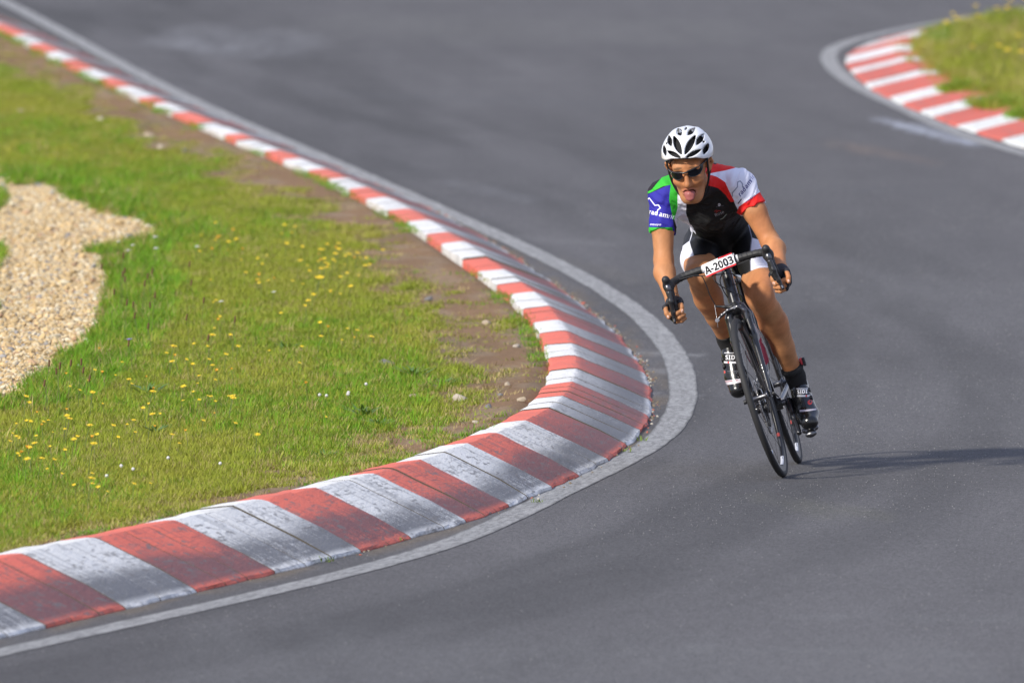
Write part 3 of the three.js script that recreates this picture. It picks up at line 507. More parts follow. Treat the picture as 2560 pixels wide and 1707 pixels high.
function sdfMesh(f, lo, hi, cell, { uv, color } = {}) {           // surface nets
  const nx = Math.ceil((hi[0] - lo[0]) / cell) + 1, ny = Math.ceil((hi[1] - lo[1]) / cell) + 1, nz = Math.ceil((hi[2] - lo[2]) / cell) + 1, B = 4;
  const val = new Float32Array(nx * ny * nz), id = (i, j, k) => (k * ny + j) * nx + i;
  for (let bk = 0; bk < nz; bk += B) for (let bj = 0; bj < ny; bj += B) for (let bi = 0; bi < nx; bi += B) {
    const dc = f(lo[0] + (bi + B / 2 - 0.5) * cell, lo[1] + (bj + B / 2 - 0.5) * cell, lo[2] + (bk + B / 2 - 0.5) * cell), far = Math.abs(dc) > cell * B * 1.9;
    for (let k = bk; k < Math.min(nz, bk + B); k++) for (let j = bj; j < Math.min(ny, bj + B); j++) for (let i = bi; i < Math.min(nx, bi + B); i++) val[id(i, j, k)] = far ? dc : f(lo[0] + i * cell, lo[1] + j * cell, lo[2] + k * cell);
  }
  const pos = [], idx = [], vid = new Int32Array(nx * ny * nz).fill(-1);
  for (let k = 0; k < nz - 1; k++) for (let j = 0; j < ny - 1; j++) for (let i = 0; i < nx - 1; i++) {
    let m = 0, n = 0, sx = 0, sy = 0, sz = 0; const v = [];
    for (let c = 0; c < 8; c++) { v[c] = val[id(i + (c & 1), j + (c >> 1 & 1), k + (c >> 2))]; if (v[c] < 0) m |= 1 << c; }
    if (m === 0 || m === 255) continue;
    for (let a = 0; a < 8; a++) for (let ax = 0; ax < 3; ax++) {
      if (a >> ax & 1) continue; const b = a | 1 << ax;
      if ((v[a] < 0) === (v[b] < 0)) continue;
      const t = v[a] / (v[a] - v[b]);
      sx += (a & 1) + (ax === 0 ? t : 0); sy += (a >> 1 & 1) + (ax === 1 ? t : 0); sz += (a >> 2) + (ax === 2 ? t : 0); n++;
    }
    vid[id(i, j, k)] = pos.length / 3;
    pos.push(lo[0] + (i + sx / n) * cell, lo[1] + (j + sy / n) * cell, lo[2] + (k + sz / n) * cell);
  }
  const st = [1, nx, nx * ny];
  for (let k = 1; k < nz - 1; k++) for (let j = 1; j < ny - 1; j++) for (let i = 1; i < nx - 1; i++) {
    const o = id(i, j, k), a0 = val[o] < 0;
    for (let ax = 0; ax < 3; ax++) {
      const b0 = val[o + st[ax]] < 0; if (a0 === b0) continue;
      const u = st[(ax + 1) % 3], w = st[(ax + 2) % 3], q = [vid[o - u - w], vid[o - w], vid[o], vid[o - u]];
      if (q.some((x) => x < 0)) continue;
      a0 ? idx.push(q[0], q[1], q[2], q[0], q[2], q[3]) : idx.push(q[0], q[2], q[1], q[0], q[3], q[2]);
    }
  }
  const e = cell * 0.5, nor = [], uvs = [], cols = [];
  for (let p = 0; p < pos.length; p += 3) {
    const x = pos[p], y = pos[p + 1], z = pos[p + 2];
    let gx = f(x + e, y, z) - f(x - e, y, z), gy = f(x, y + e, z) - f(x, y - e, z), gz = f(x, y, z + e) - f(x, y, z - e); const l = Math.hypot(gx, gy, gz) || 1;
    nor.push(gx / l, gy / l, gz / l);
    if (uv) uvs.push(...uv(x, y, z, gx / l, gy / l, gz / l)); if (color) cols.push(...color(x, y, z, gx / l, gy / l, gz / l));
  }
  return geoFrom(pos, idx, { normal: nor, uv: uv ? uvs : null, color: color ? cols : null });
}
function tube(pts, r, seg = 24, rad = 10, closed = false) { return new THREE.TubeGeometry(new THREE.CatmullRomCurve3(pts.map((p) => V(...p)), closed, 'catmullrom', 0.5), seg, r, rad, closed); }
function rod(a, b, r1, r2 = r1, seg = 14) {                          // straight tapered rod
  const A = V(...a), Bv = V(...b), d = Bv.clone().sub(A), g = new THREE.CylinderGeometry(r2, r1, d.length(), seg, 1);
  g.applyQuaternion(new THREE.Quaternion().setFromUnitVectors(V(0, 1, 0), d.normalize())); g.translate((a[0] + b[0]) / 2, (a[1] + b[1]) / 2, (a[2] + b[2]) / 2); return g;
}
const ball = (c, r, s = 12) => { const g = new THREE.SphereGeometry(r, s, Math.round(s * 0.7)); g.translate(...c); return g; };
const box = (c, s, r = 0.002) => { const g = new RoundedBoxGeometry(s[0], s[1], s[2], 2, Math.min(r, Math.min(...s) * 0.45)); g.translate(...c); return g; };
const merge = (...gs) => mergeGeometries(gs.flat().map((g) => g.index ? g.toNonIndexed() : g));
function canvasTex(w, h, draw) {
  const c = document.createElement('canvas'); c.width = w; c.height = h; draw(c.getContext('2d'), w, h);
  const t = new THREE.CanvasTexture(c); t.colorSpace = THREE.SRGBColorSpace; t.anisotropy = 4; return t;
}
// ---------- the bicycle ----------
const M = {
  gloss: phy(0.012, 0.012, 0.014, 0.28, { clearcoat: 0.7, clearcoatRoughness: 0.12 }), matte: std(0.018, 0.018, 0.02, 0.55), rubber: std(0.022, 0.022, 0.023, 0.72), side: std(0.035, 0.033, 0.032, 0.7),
  alloy: std(0.62, 0.63, 0.65, 0.3, { metalness: 1 }), darkAlloy: std(0.16, 0.16, 0.17, 0.35, { metalness: 1 }), steel: std(0.35, 0.34, 0.33, 0.35, { metalness: 1 }), spoke: std(0.05, 0.05, 0.055, 0.35, { metalness: 0.6 }), tape: std(0.02, 0.02, 0.021, 0.62),
};
const rimTex = canvasTex(2048, 64, (c, w, h) => {
  c.fillStyle = '#0d0d0f'; c.fillRect(0, 0, w, h);
  c.font = 'bold 40px sans-serif'; c.textBaseline = 'middle';
  for (let k = 0; k < 6; k++) { const x = k * w / 6; if (k % 3 === 1) { c.fillStyle = '#b9bcc4'; c.fillRect(x + 18, 20, 120, 22); } if (k % 2) { c.fillStyle = '#8d2f2a'; c.fillRect(x + 200, 20, 20, 20); } c.fillStyle = '#3c3d42'; c.fillRect(x + 234, 28, 50, 8); }
});
const rimMat = phy(1, 1, 1, 0.42, { map: rimTex });
const R = 0.3355;
const bike = new THREE.Group();
onBike(bike); top(bike, 'racing_bicycle', 'black racing bicycle leaning into the bend under the cyclist', 'bicycle');
// steering axis
const axP = V(0, 0.323, -0.043), axD = V(0, 0.956, -0.292).normalize(), STEER = -2.6 * Math.PI / 180;
const steerM = new THREE.Matrix4().makeTranslation(axP.x, axP.y, axP.z).multiply(new THREE.Matrix4().makeRotationAxis(axD, STEER)).multiply(new THREE.Matrix4().makeTranslation(-axP.x, -axP.y, -axP.z));
function steered(o) { o.applyMatrix4(steerM); return o; }
const xlathe = (prof, seg = 72) => { const g = new THREE.LatheGeometry(prof.map(([r, x]) => new THREE.Vector2(r, x)), seg); g.rotateZ(Math.PI / 2); return g; };   // turned round the axle
const spokeGeo = (() => { const g = new THREE.CylinderGeometry(0.00095, 0.00095, 1, 5); g.translate(0, 0.5, 0); return g; })();
function wheel(name, z, rear) {
  const w = new THREE.Group(); w.name = name; w.position.set(0, R, z); bike.add(w);
  const tp = []; for (let k = 0; k <= 14; k++) { const a = -2.3 + 4.6 * k / 14; tp.push([0.3225 + 0.0132 * Math.cos(a), 0.0136 * Math.sin(a)]); }
  part('tyre', xlathe(tp, 96), M.rubber, w);
  part('rim', xlathe([[0.3155, -0.0098], [0.312, -0.0102], [0.298, -0.0092], [0.2885, -0.0062], [0.286, 0], [0.2885, 0.0062], [0.298, 0.0092], [0.312, 0.0102], [0.3155, 0.0098]], 96), rimMat, w);
  const hw = rear ? 0.03 : 0.036;
  part('hub', xlathe([[0.0, -0.05], [0.009, -0.05], [0.009, -hw - 0.004], [0.021, -hw - 0.003], [0.021, -hw + 0.003], [0.012, -hw + 0.008], [0.011, 0], [0.012, hw - 0.008], [0.021, hw - 0.003], [0.021, hw + 0.003], [0.009, hw + 0.004], [0.009, 0.05], [0, 0.05]], 24), M.darkAlloy, w);
  const n = rear ? 24 : 20;
  for (let k = 0; k < n; k++) {
    const a = k / n * Math.PI * 2 + 0.07, s = k % 2 ? 1 : -1, off = rear ? (k % 4 < 2 ? 0.9 : -0.9) : 0;
    const p0 = V(s * hw, 0.02 * Math.cos(a + off), 0.02 * Math.sin(a + off)), p1 = V(s * 0.002, 0.29 * Math.cos(a), 0.29 * Math.sin(a)), m = part('spoke', spokeGeo, M.spoke, w);
    m.position.copy(p0); m.quaternion.setFromUnitVectors(V(0, 1, 0), p1.clone().sub(p0).normalize()); m.scale.y = p1.distanceTo(p0);
  }
  part('valve', rod([0.0, 0.29 * Math.cos(2.6), 0.29 * Math.sin(2.6)], [0.0, 0.25 * Math.cos(2.6), 0.25 * Math.sin(2.6)], 0.003), M.alloy, w);
  part('quick_release', merge(rod([-0.062, 0, 0], [0.062, 0, 0], 0.0045), rod([-0.066, 0, 0], [-0.055, 0, 0], 0.0095), rod([0.055, 0, 0], [0.066, 0, 0], 0.008), rod([0.064, 0, 0], [0.07, -0.02, -0.045], 0.004, 0.003)), rear ? M.steel : M.matte, w);
  return w;
}
const frontWheel = wheel('front_wheel', 0, false); frontWheel.updateMatrix(); steered(frontWheel);
const rearWheel = wheel('rear_wheel', -0.985, true);
// frame
const HT0 = [0, 0.715, -0.163], HT1 = [0, 0.855, -0.206], BB = [0, 0.27, -0.58], ST = [0, 0.80, -0.745], AX = [0, R, -0.985];
{
  const frame = new THREE.Group(); frame.name = 'frame'; bike.add(frame);
  part('head_tube', merge(rod(HT0, HT1, 0.025, 0.022, 24), rod([0, 0.71, -0.1615], [0, 0.718, -0.1639], 0.027, 0.027, 24), rod([0, 0.853, -0.2054], [0, 0.866, -0.2093], 0.0245, 0.021, 24)), M.gloss, frame);
  const dt = tube([[0, 0.735, -0.172], [0, 0.6, -0.28], [0, 0.42, -0.445], [0, 0.275, -0.575]], 0.0245, 24, 16); part('down_tube', dt, M.gloss, frame);
  part('top_tube', tube([[0, 0.838, -0.205], [0, 0.822, -0.40], [0, 0.80, -0.735]], 0.018, 24, 14), M.gloss, frame);
  part('seat_tube', rod(BB, [0, 0.84, -0.757], 0.0175, 0.0165, 18), M.gloss, frame);
  part('bottom_bracket', rod([-0.036, ...BB.slice(1)], [0.036, ...BB.slice(1)], 0.025, 0.025, 22), M.gloss, frame);
  for (const s of [-1, 1]) {
    part('chain_stay', tube([[s * 0.022, 0.272, -0.6], [s * 0.034, 0.29, -0.70], [s * 0.06, 0.335, -0.975]], 0.0098, 18, 10), M.gloss, frame);
    part('seat_stay', tube([[s * 0.014, 0.785, -0.745], [s * 0.034, 0.68, -0.79], [s * 0.06, 0.345, -0.985]], 0.0078, 18, 10), M.gloss, frame);
  }
  // lettering down the side of the down tube
  const dtTex = canvasTex(512, 64, (c, w, h) => { c.fillStyle = '#101013'; c.fillRect(0, 0, w, h); c.fillStyle = '#d8dbe2'; c.font = 'bold 52px sans-serif'; c.textBaseline = 'middle'; c.textAlign = 'center'; for (let k = 0; k < 9; k++) { c.fillRect(20 + k * 52, 14, 30, 8); c.fillRect(20 + k * 52, 40, 30, 8); c.fillRect(20 + k * 52, 14, 8, 34); } });
  // seat post, clamp
  part('seat_post', merge(rod([0, 0.82, -0.751], [0, 0.945, -0.79], 0.0136, 0.0136, 18), rod([0, 0.835, -0.7555], [0, 0.85, -0.760], 0.021, 0.021, 18)), M.gloss, bike);
  part('saddle', sdfMesh(join([cap([0, 0.985, -0.66], [0, 0.985, -0.72], 0.018, 0.022), cap([0, 0.985, -0.72], [0, 0.985, -0.86], 0.022, 0.045), cap([-0.045, 0.985, -0.88], [0.045, 0.985, -0.88], 0.028)], 0.03), [-0.1, 0.92, -0.94], [0.1, 1.04, -0.62], 0.006), M.matte, bike);
  for (const s of [-1, 1]) part('saddle_rail', tube([[s * 0.012, 0.962, -0.675], [s * 0.02, 0.948, -0.74], [s * 0.02, 0.948, -0.82], [s * 0.03, 0.965, -0.87]], 0.0035, 14, 6), M.alloy, bike);
  part('seat_clamp', box([0, 0.945, -0.79], [0.05, 0.018, 0.04], 0.004), M.steel, bike);
}
// fork, headset, stem
{
  const fork = new THREE.Group(); fork.name = 'fork'; bike.add(fork);
  const blade = (s) => sdfMesh(join(chain([[s * 0.022, 0.705, -0.15], [s * 0.036, 0.672, -0.135], [s * 0.041, 0.58, -0.105], [s * 0.044, 0.44, -0.06], [s * 0.048, 0.335, 0.0]], [0.019, 0.0175, 0.0155, 0.0125, 0.0085]), 0.01), [s > 0 ? 0.0 : -0.075, 0.31, -0.19], [s > 0 ? 0.075 : 0.0, 0.74, 0.03], 0.005);
  for (const s of [-1, 1]) { part('fork_blade', blade(s), M.gloss, fork); part('dropout', box([s * 0.05, 0.337, 0.0], [0.007, 0.03, 0.022], 0.003), M.darkAlloy, fork); }
  part('fork_crown', sdfMesh(join([cap([-0.022, 0.7, -0.152], [0.022, 0.7, -0.152], 0.021), cap([0, 0.7, -0.155], [0, 0.72, -0.162], 0.023)], 0.02), [-0.07, 0.65, -0.21], [0.07, 0.76, -0.1], 0.005), M.gloss, fork);
  steered(fork);
  const stem = new THREE.Group(); stem.name = 'stem'; bike.add(stem);
  part('steerer_clamp', merge(rod([0, 0.866, -0.2095], [0, 0.915, -0.2245], 0.018, 0.018, 20), rod([0, 0.915, -0.2245], [0, 0.921, -0.2263], 0.0175, 0.012, 20)), M.gloss, stem);
  part('extension', rod([0, 0.893, -0.215], [0, 0.897, -0.108], 0.0165, 0.0165, 18), M.gloss, stem);
  part('face_plate', merge(rod([-0.022, 0.897, -0.095], [0.022, 0.897, -0.095], 0.022, 0.022, 18), box([0, 0.897, -0.077], [0.04, 0.03, 0.012])), M.gloss, stem);
  steered(stem);
}
// handlebar, wrapped in tape
{
  const bar = new THREE.Group(); bar.name = 'handlebar'; bike.add(bar);
  part('bar_centre', rod([-0.085, 0.897, -0.095], [0.085, 0.897, -0.095], 0.0148, 0.0148, 18), M.matte, bar);
  for (const s of [-1, 1]) {
    const cv = new THREE.CatmullRomCurve3([[0.075, 0.897, -0.095], [0.12, 0.896, -0.095], [0.165, 0.893, -0.090], [0.195, 0.886, -0.065], [0.208, 0.879, -0.02], [0.213, 0.86, 0.012], [0.217, 0.815, 0.014], [0.221, 0.775, -0.012], [0.223, 0.759, -0.06], [0.224, 0.757, -0.14]].map(([x, y, z]) => V(s * x, y, z)));
    const g = new THREE.TubeGeometry(cv, 150, 0.0152, 14), p = g.attributes.position, c = V(), pt = V();
    for (let i = 0; i < p.count; i++) {                              // overlapping turns of tape
      const ring = Math.floor(i / 15), a = (i % 15) / 14 * 6.283; cv.getPointAt(Math.min(1, ring / 150), c); pt.fromBufferAttribute(p, i);
      const ph = ((ring / 150 * 0.42 / 0.021 + a / 6.283) % 1 + 1) % 1; pt.sub(c).multiplyScalar(1 + 0.10 * ph).add(c); p.setXYZ(i, pt.x, pt.y, pt.z);
    }
    g.computeVertexNormals(); part('bar_tape', g, M.tape, bar);
    part('tape_end', rod([s * 0.070, 0.897, -0.095], [s * 0.078, 0.897, -0.095], 0.0165, 0.0165, 18), std(0.6, 0.6, 0.6, 0.5), bar);
    part('bar_plug', rod([s * 0.224, 0.757, -0.138], [s * 0.224, 0.757, -0.146], 0.0165, 0.012, 16), M.matte, bar);
  }
  steered(bar);
  for (const s of [-1, 1]) {
    const lv = new THREE.Group(); lv.name = 'brake_lever'; bike.add(lv);
    part('hood', sdfMesh(join([cap([s * 0.209, 0.878, -0.03], [s * 0.212, 0.878, 0.03], 0.019, 0.0185), cap([s * 0.213, 0.882, 0.03], [s * 0.214, 0.905, 0.052], 0.018, 0.0165), cap([s * 0.213, 0.875, 0.03], [s * 0.216, 0.842, 0.045], 0.018, 0.015)], 0.016), [s * 0.213 - 0.05, 0.8, -0.07], [s * 0.213 + 0.05, 0.94, 0.09], 0.005), M.matte, lv);
    part('name_plate', sdfMesh(ell([s * 0.2145, 0.868, 0.055], [0.0135, 0.02, 0.012]), [s * 0.2145 - 0.02, 0.84, 0.035], [s * 0.2145 + 0.02, 0.895, 0.075], 0.004), M.darkAlloy, lv);
    part('lever_blade', sdfMesh(join(chain([[s * 0.215, 0.85, 0.058], [s * 0.219, 0.815, 0.062], [s * 0.225, 0.77, 0.052], [s * 0.231, 0.732, 0.046]], [0.0115, 0.0105, 0.0088, 0.0078]), 0.008), [s * 0.223 - 0.04, 0.71, 0.02], [s * 0.223 + 0.04, 0.88, 0.09], 0.004), phy(0.02, 0.02, 0.022, 0.3, { clearcoat: 0.4 }), lv);
    part('shift_paddle', sdfMesh(join(chain([[s * 0.206, 0.84, 0.045], [s * 0.207, 0.80, 0.045], [s * 0.214, 0.775, 0.04]], [0.007, 0.008, 0.009]), 0.006), [s * 0.208 - 0.03, 0.75, 0.01], [s * 0.208 + 0.03, 0.86, 0.07], 0.004), M.matte, lv);
    part('lever_tip', rod([s * 0.2292, 0.744, 0.0545], [s * 0.231, 0.733, 0.0535], 0.0045, 0.004, 8), M.alloy, lv);
    steered(lv);
  }
}
// front brake with its cable, the other cables
{
  const br = new THREE.Group(); br.name = 'front_brake'; bike.add(br);
  part('calliper_arm', sdfMesh(join(chain([[0.033, 0.652, -0.118], [0.034, 0.69, -0.12], [0.012, 0.71, -0.118], [-0.03, 0.708, -0.116], [-0.058, 0.697, -0.114], [-0.082, 0.683, -0.112]], [0.008, 0.0075, 0.0085, 0.0075, 0.006, 0.005]), 0.008), [-0.1, 0.63, -0.14], [0.06, 0.735, -0.09], 0.004), M.darkAlloy, br);
  part('calliper_arm', sdfMesh(join(chain([[-0.033, 0.652, -0.13], [-0.034, 0.69, -0.13], [-0.01, 0.715, -0.128], [-0.04, 0.725, -0.128], [-0.072, 0.738, -0.126]], [0.008, 0.0075, 0.008, 0.006, 0.005]), 0.008), [-0.1, 0.63, -0.16], [0.03, 0.76, -0.1], 0.004), M.matte, br);
  for (const s of [-1, 1]) part('brake_pad', box([s * 0.018, 0.646, -0.105], [0.011, 0.012, 0.045], 0.003), M.matte, br);
  part('anchor_bolt', merge(rod([-0.082, 0.683, -0.118], [-0.082, 0.683, -0.1], 0.0085, 0.0085, 14), rod([-0.082, 0.683, -0.1], [-0.082, 0.683, -0.096], 0.0045, 0.0045, 8)), M.alloy, br);
  part('pivot_bolt', rod([0.0, 0.712, -0.14], [0.0, 0.712, -0.104], 0.006, 0.006, 10), M.alloy, br);
  part('inner_wire', tube([[-0.076, 0.745, -0.124], [-0.08, 0.71, -0.115], [-0.083, 0.683, -0.107], [-0.088, 0.655, -0.105]], 0.001, 10, 5), M.alloy, br);
  steered(br);
  const cables = [[[-0.19, 0.885, -0.075], [-0.10, 0.878, -0.075], [-0.085, 0.84, -0.085], [-0.083, 0.79, -0.1], [-0.075, 0.742, -0.124]], [[0.12, 0.88, -0.078], [0.02, 0.868, -0.07], [-0.022, 0.84, -0.085], [-0.028, 0.79, -0.14], [-0.012, 0.72, -0.19]], [[-0.12, 0.88, -0.078], [-0.03, 0.86, -0.075], [0.03, 0.845, -0.1], [0.036, 0.80, -0.19], [0.02, 0.795, -0.24]], [[-0.05, 0.875, -0.08], [-0.04, 0.83, -0.07], [0.0, 0.78, -0.11], [0.034, 0.745, -0.18], [0.026, 0.71, -0.205]]];
  cables.forEach((c) => part('cable', tube(c, 0.0023, 30, 6), M.matte, bike));
}
// crankset, chain, pedals
{
  const pedL = [0.155, 0.141, -0.47], cs = new THREE.Group(); cs.name = 'crankset'; bike.add(cs);
  const cd = V(0, 0.141 - 0.27, -0.47 + 0.58).normalize(), len = 0.1725, tipL = [0.075, 0.27 + cd.y * len, -0.58 + cd.z * len], tipR = [-0.083, 0.27 - cd.y * len, -0.58 - cd.z * len];
  const arm = (s, tip, x) => sdfMesh(join(chain([[x, 0.27, -0.58], [x + s * 0.006, (0.27 + tip[1]) / 2, (-0.58 + tip[2]) / 2], tip], [0.0175, 0.0125, 0.0125]), 0.012), [x - 0.04, Math.min(0.27, tip[1]) - 0.03, Math.min(-0.58, tip[2]) - 0.03], [x + 0.04, Math.max(0.27, tip[1]) + 0.03, Math.max(-0.58, tip[2]) + 0.03], 0.005);
  part('crank_arm', arm(1, tipL, 0.062), M.gloss, cs); part('crank_arm', arm(-1, tipR, -0.07), M.gloss, cs);
  part('axle', rod([-0.075, 0.27, -0.58], [0.066, 0.27, -0.58], 0.013, 0.013, 16), M.darkAlloy, cs);
  const ring = (r, x, n) => { const sh = new THREE.Shape(); for (let k = 0; k < n * 4; k++) { const a = k / (n * 4) * Math.PI * 2, q = r + (k % 4 < 2 ? 0.0032 : -0.0025); k ? sh.lineTo(Math.cos(a) * q, Math.sin(a) * q) : sh.moveTo(q, 0); } const ho = new THREE.Path(); ho.absarc(0, 0, r - 0.022, 0, Math.PI * 2, true); sh.holes.push(ho); const g = new THREE.ExtrudeGeometry(sh, { depth: 0.003, bevelEnabled: false }); g.rotateY(Math.PI / 2); g.translate(x, 0.27, -0.58); return g; };
  part('chainring', ring(0.104, -0.047, 52), M.darkAlloy, cs); part('chainring', ring(0.077, -0.039, 38), M.matte, cs);
  for (let k = 0; k < 5; k++) { const a = k / 5 * 6.283 + 0.4; part('spider_arm', rod([-0.05, 0.27, -0.58], [-0.0455, 0.27 + 0.088 * Math.cos(a), -0.58 + 0.088 * Math.sin(a)], 0.011, 0.007, 8), M.darkAlloy, cs); }
  for (const [tip, s, pitch] of [[tipL, 1, 0.75], [tipR, -1, 1.0]]) {
    const pd = new THREE.Group(); pd.name = 'pedal'; bike.add(pd);
    const x0 = tip[0], cx = x0 + s * 0.047;
    part('spindle', rod([x0 - s * 0.008, tip[1], tip[2]], [x0 + s * 0.085, tip[1], tip[2]], 0.006, 0.005, 10), M.alloy, pd);
    const b = part('body', sdfMesh(join([cap([-0.02, 0, -0.03], [0.02, 0, -0.03], 0.009), cap([-0.024, 0, 0.0], [0.024, 0, 0.0], 0.0115), cap([-0.016, 0.002, 0.03], [0.016, 0.002, 0.03], 0.009), cap([0, 0, -0.03], [0, 0, 0.03], 0.012)], 0.014), [-0.05, -0.03, -0.06], [0.05, 0.03, 0.06], 0.005), M.darkAlloy, pd);
    b.position.set(cx, tip[1], tip[2]); b.rotation.x = pitch;
  }
  part('chain', tube([[-0.045, 0.375, -0.575], [-0.045, 0.345, -0.8], [-0.042, 0.388, -0.98], [-0.042, 0.36, -1.025], [-0.042, 0.30, -1.0], [-0.042, 0.27, -0.975], [-0.042, 0.225, -1.0], [-0.042, 0.195, -0.97], [-0.044, 0.185, -0.8], [-0.045, 0.165, -0.585], [-0.045, 0.23, -0.49], [-0.045, 0.33, -0.498]], 0.0042, 120, 6, true), M.steel, bike);
  const cas = new THREE.Group(); cas.name = 'cassette'; bike.add(cas);
  for (let k = 0; k < 6; k++) { const r = 0.054 - k * 0.0052, g = new THREE.CylinderGeometry(r, r, 0.0022, 30); g.rotateZ(Math.PI / 2); g.translate(-0.026 - k * 0.0042, R, -0.985); part('sprocket', g, M.steel, cas); }
  const rd = new THREE.Group(); rd.name = 'rear_derailleur'; bike.add(rd);
  part('body', sdfMesh(join(chain([[-0.055, 0.315, -0.992], [-0.066, 0.285, -0.985], [-0.052, 0.262, -0.975]], [0.01, 0.015, 0.012]), 0.012), [-0.1, 0.23, -1.03], [-0.02, 0.34, -0.94], 0.005), M.darkAlloy, rd);
  part('cage', merge(rod([-0.048, 0.265, -0.977], [-0.048, 0.19, -0.985], 0.008, 0.007), rod([-0.036, 0.265, -0.977], [-0.036, 0.19, -0.985], 0.006, 0.006)), M.matte, rd);
  for (const y of [0.26, 0.2]) part('jockey_wheel', rod([-0.047, y, -0.982], [-0.037, y, -0.982], 0.022, 0.022, 20), M.matte, rd);
  const fd = part('front_derailleur', merge(box([-0.052, 0.375, -0.60], [0.003, 0.03, 0.075]), box([-0.038, 0.375, -0.60], [0.003, 0.026, 0.075]), box([-0.026, 0.385, -0.625], [0.03, 0.02, 0.02])), M.alloy, bike);
  const rb = new THREE.Group(); rb.name = 'rear_brake'; bike.add(rb);
  for (const s of [-1, 1]) part('calliper_arm', tube([[s * 0.03, 0.655, -0.83], [s * 0.038, 0.69, -0.825], [s * 0.015, 0.715, -0.82], [-s * 0.035, 0.72, -0.825]], 0.006, 14, 8), M.darkAlloy, rb);
}
// bottle cage
{
  const cg = new THREE.Group(); cg.name = 'bottle_cage'; bike.add(cg);
  for (const s of [-1, 1]) part('cage_rail', tube([[s * 0.012, 0.50, -0.412], [s * 0.034, 0.525, -0.425], [s * 0.041, 0.50, -0.47], [s * 0.03, 0.43, -0.535], [s * 0.01, 0.385, -0.53]], 0.003, 20, 6), M.alloy, cg);
}
// drinking bottle in its cage
{
  const b = new THREE.Group(); onBike(b); top(b, 'drinking_bottle', 'white and pink drinking bottle in the cage behind the fork', 'bottle');
  const ax = V(0, 0.753, 0.659).normalize(), base = V(0.006, 0.458, -0.50), q = new THREE.Quaternion().setFromUnitVectors(V(0, 1, 0), ax);
  const lat = (pr) => new THREE.LatheGeometry(pr.map(([r, y]) => new THREE.Vector2(r, y)), 32);
  for (const [n, pr, m] of [['body', [[0, 0], [0.034, 0], [0.0365, 0.004], [0.0365, 0.085], [0.034, 0.095], [0.034, 0.11], [0.0365, 0.12], [0.0365, 0.14]], phy(0.50, 0.075, 0.13, 0.35)], ['shoulder', [[0.0366, 0.14], [0.0366, 0.172], [0.033, 0.185], [0.029, 0.188]], phy(0.62, 0.63, 0.66, 0.4)], ['cap', [[0.0305, 0.186], [0.031, 0.205], [0.024, 0.217], [0.011, 0.222], [0.0095, 0.238], [0.0, 0.24]], phy(0.82, 0.84, 0.87, 0.35)]]) {
    const o = part(n, lat(pr), m, b); o.position.copy(base); o.quaternion.copy(q);
  }
}
// start number board tied to the bars
{
  const tex = canvasTex(1024, 416, (c, w, h) => {
    c.fillStyle = '#f4f4f6'; c.fillRect(0, 0, w, h);
    c.fillStyle = '#d5202a'; c.fillRect(0, h - 52, w, 52); c.fillRect(w * 0.55, 0, w * 0.45, 44);
    c.fillStyle = '#16161a'; c.font = 'bold 330px sans-serif'; c.textBaseline = 'middle'; c.textAlign = 'left';
    const t = 'A-2003', ws = [...t].map((x) => c.measureText(x).width), tot = ws.reduce((a, b) => a + b), sc = (w - 50) / tot; let x = 25;
    [...t].forEach((ch, i) => { c.save(); c.translate(x, h * 0.53); c.scale(sc, 1.0); c.fillText(ch, 0, 0); c.lineWidth = 12; c.strokeStyle = '#16161a'; c.strokeText(ch, 0, 0); c.restore(); x += ws[i] * sc; });
    c.font = 'bold 40px sans-serif'; c.fillStyle = '#3a3a40'; c.fillText('CYCLING', 260, 30);
  });
  const g = new THREE.PlaneGeometry(0.132, 0.0535, 32, 12), p = g.attributes.position, pos = [], uv = [], idx = [];
  const back = []; // thin curved card with thickness
  for (let i = 0; i < p.count; i++) { const x = p.getX(i), y = p.getY(i); const z = -1.4 * x * x + 0.004 * Math.exp(-(((x - 0.022) / 0.012) ** 2)) * (y < 0 ? 1.8 : 0.8) + 0.0015 * Math.sin(x * 140 + y * 60); p.setZ(i, z); }
  g.computeVertexNormals();
  const bk = g.clone(); bk.translate(0, 0, -0.0012); bk.index.array.reverse(); bk.computeVertexNormals();
  const o = onBike(new THREE.Group()); top(o, 'number_board', 'white start number board A-2003 with red edge, tied to the handlebar', 'number board');
  const f = part('printed_face', g, phy(1, 1, 1, 0.45, { map: tex }), o), b = part('back', bk, std(0.7, 0.7, 0.7, 0.6), o);
  for (const m of [f, b]) { m.position.set(-0.003, 0.896, -0.062); m.rotation.set(-0.12, 0, 0.10); steered(m); }
  for (const x of [-0.069, 0.064]) { const t = part('cable_tie', tube([[x, 0.897 + x * 0.1, -0.062], [x, 0.916 + x * 0.1, -0.09], [x, 0.9, -0.112], [x, 0.88, -0.095]], 0.0018, 14, 5, true), std(0.75, 0.75, 0.75, 0.4), o); steered(t); }
}
// ---------- the cyclist ----------
const rider = onBike(new THREE.Group());
top(rider, 'person', 'cyclist in white helmet, dark glasses and multicoloured jersey, tongue out, gripping the drops', 'person');
const HR = new THREE.Matrix4().makeRotationZ(-10.8 * Math.PI / 180).multiply(new THREE.Matrix4().makeRotationY(-4.5 * Math.PI / 180)).multiply(new THREE.Matrix4().makeRotationX(20 * Math.PI / 180));
const headM = new THREE.Matrix4().makeTranslation(-0.0188, 1.2998, -0.14).multiply(HR);
const fromHead = (x, y, z) => V(x, y, z).applyMatrix4(headM).toArray();
const n3 = (x, y, z, s) => noise2(x + z * 0.73, y + z * 1.31, s);
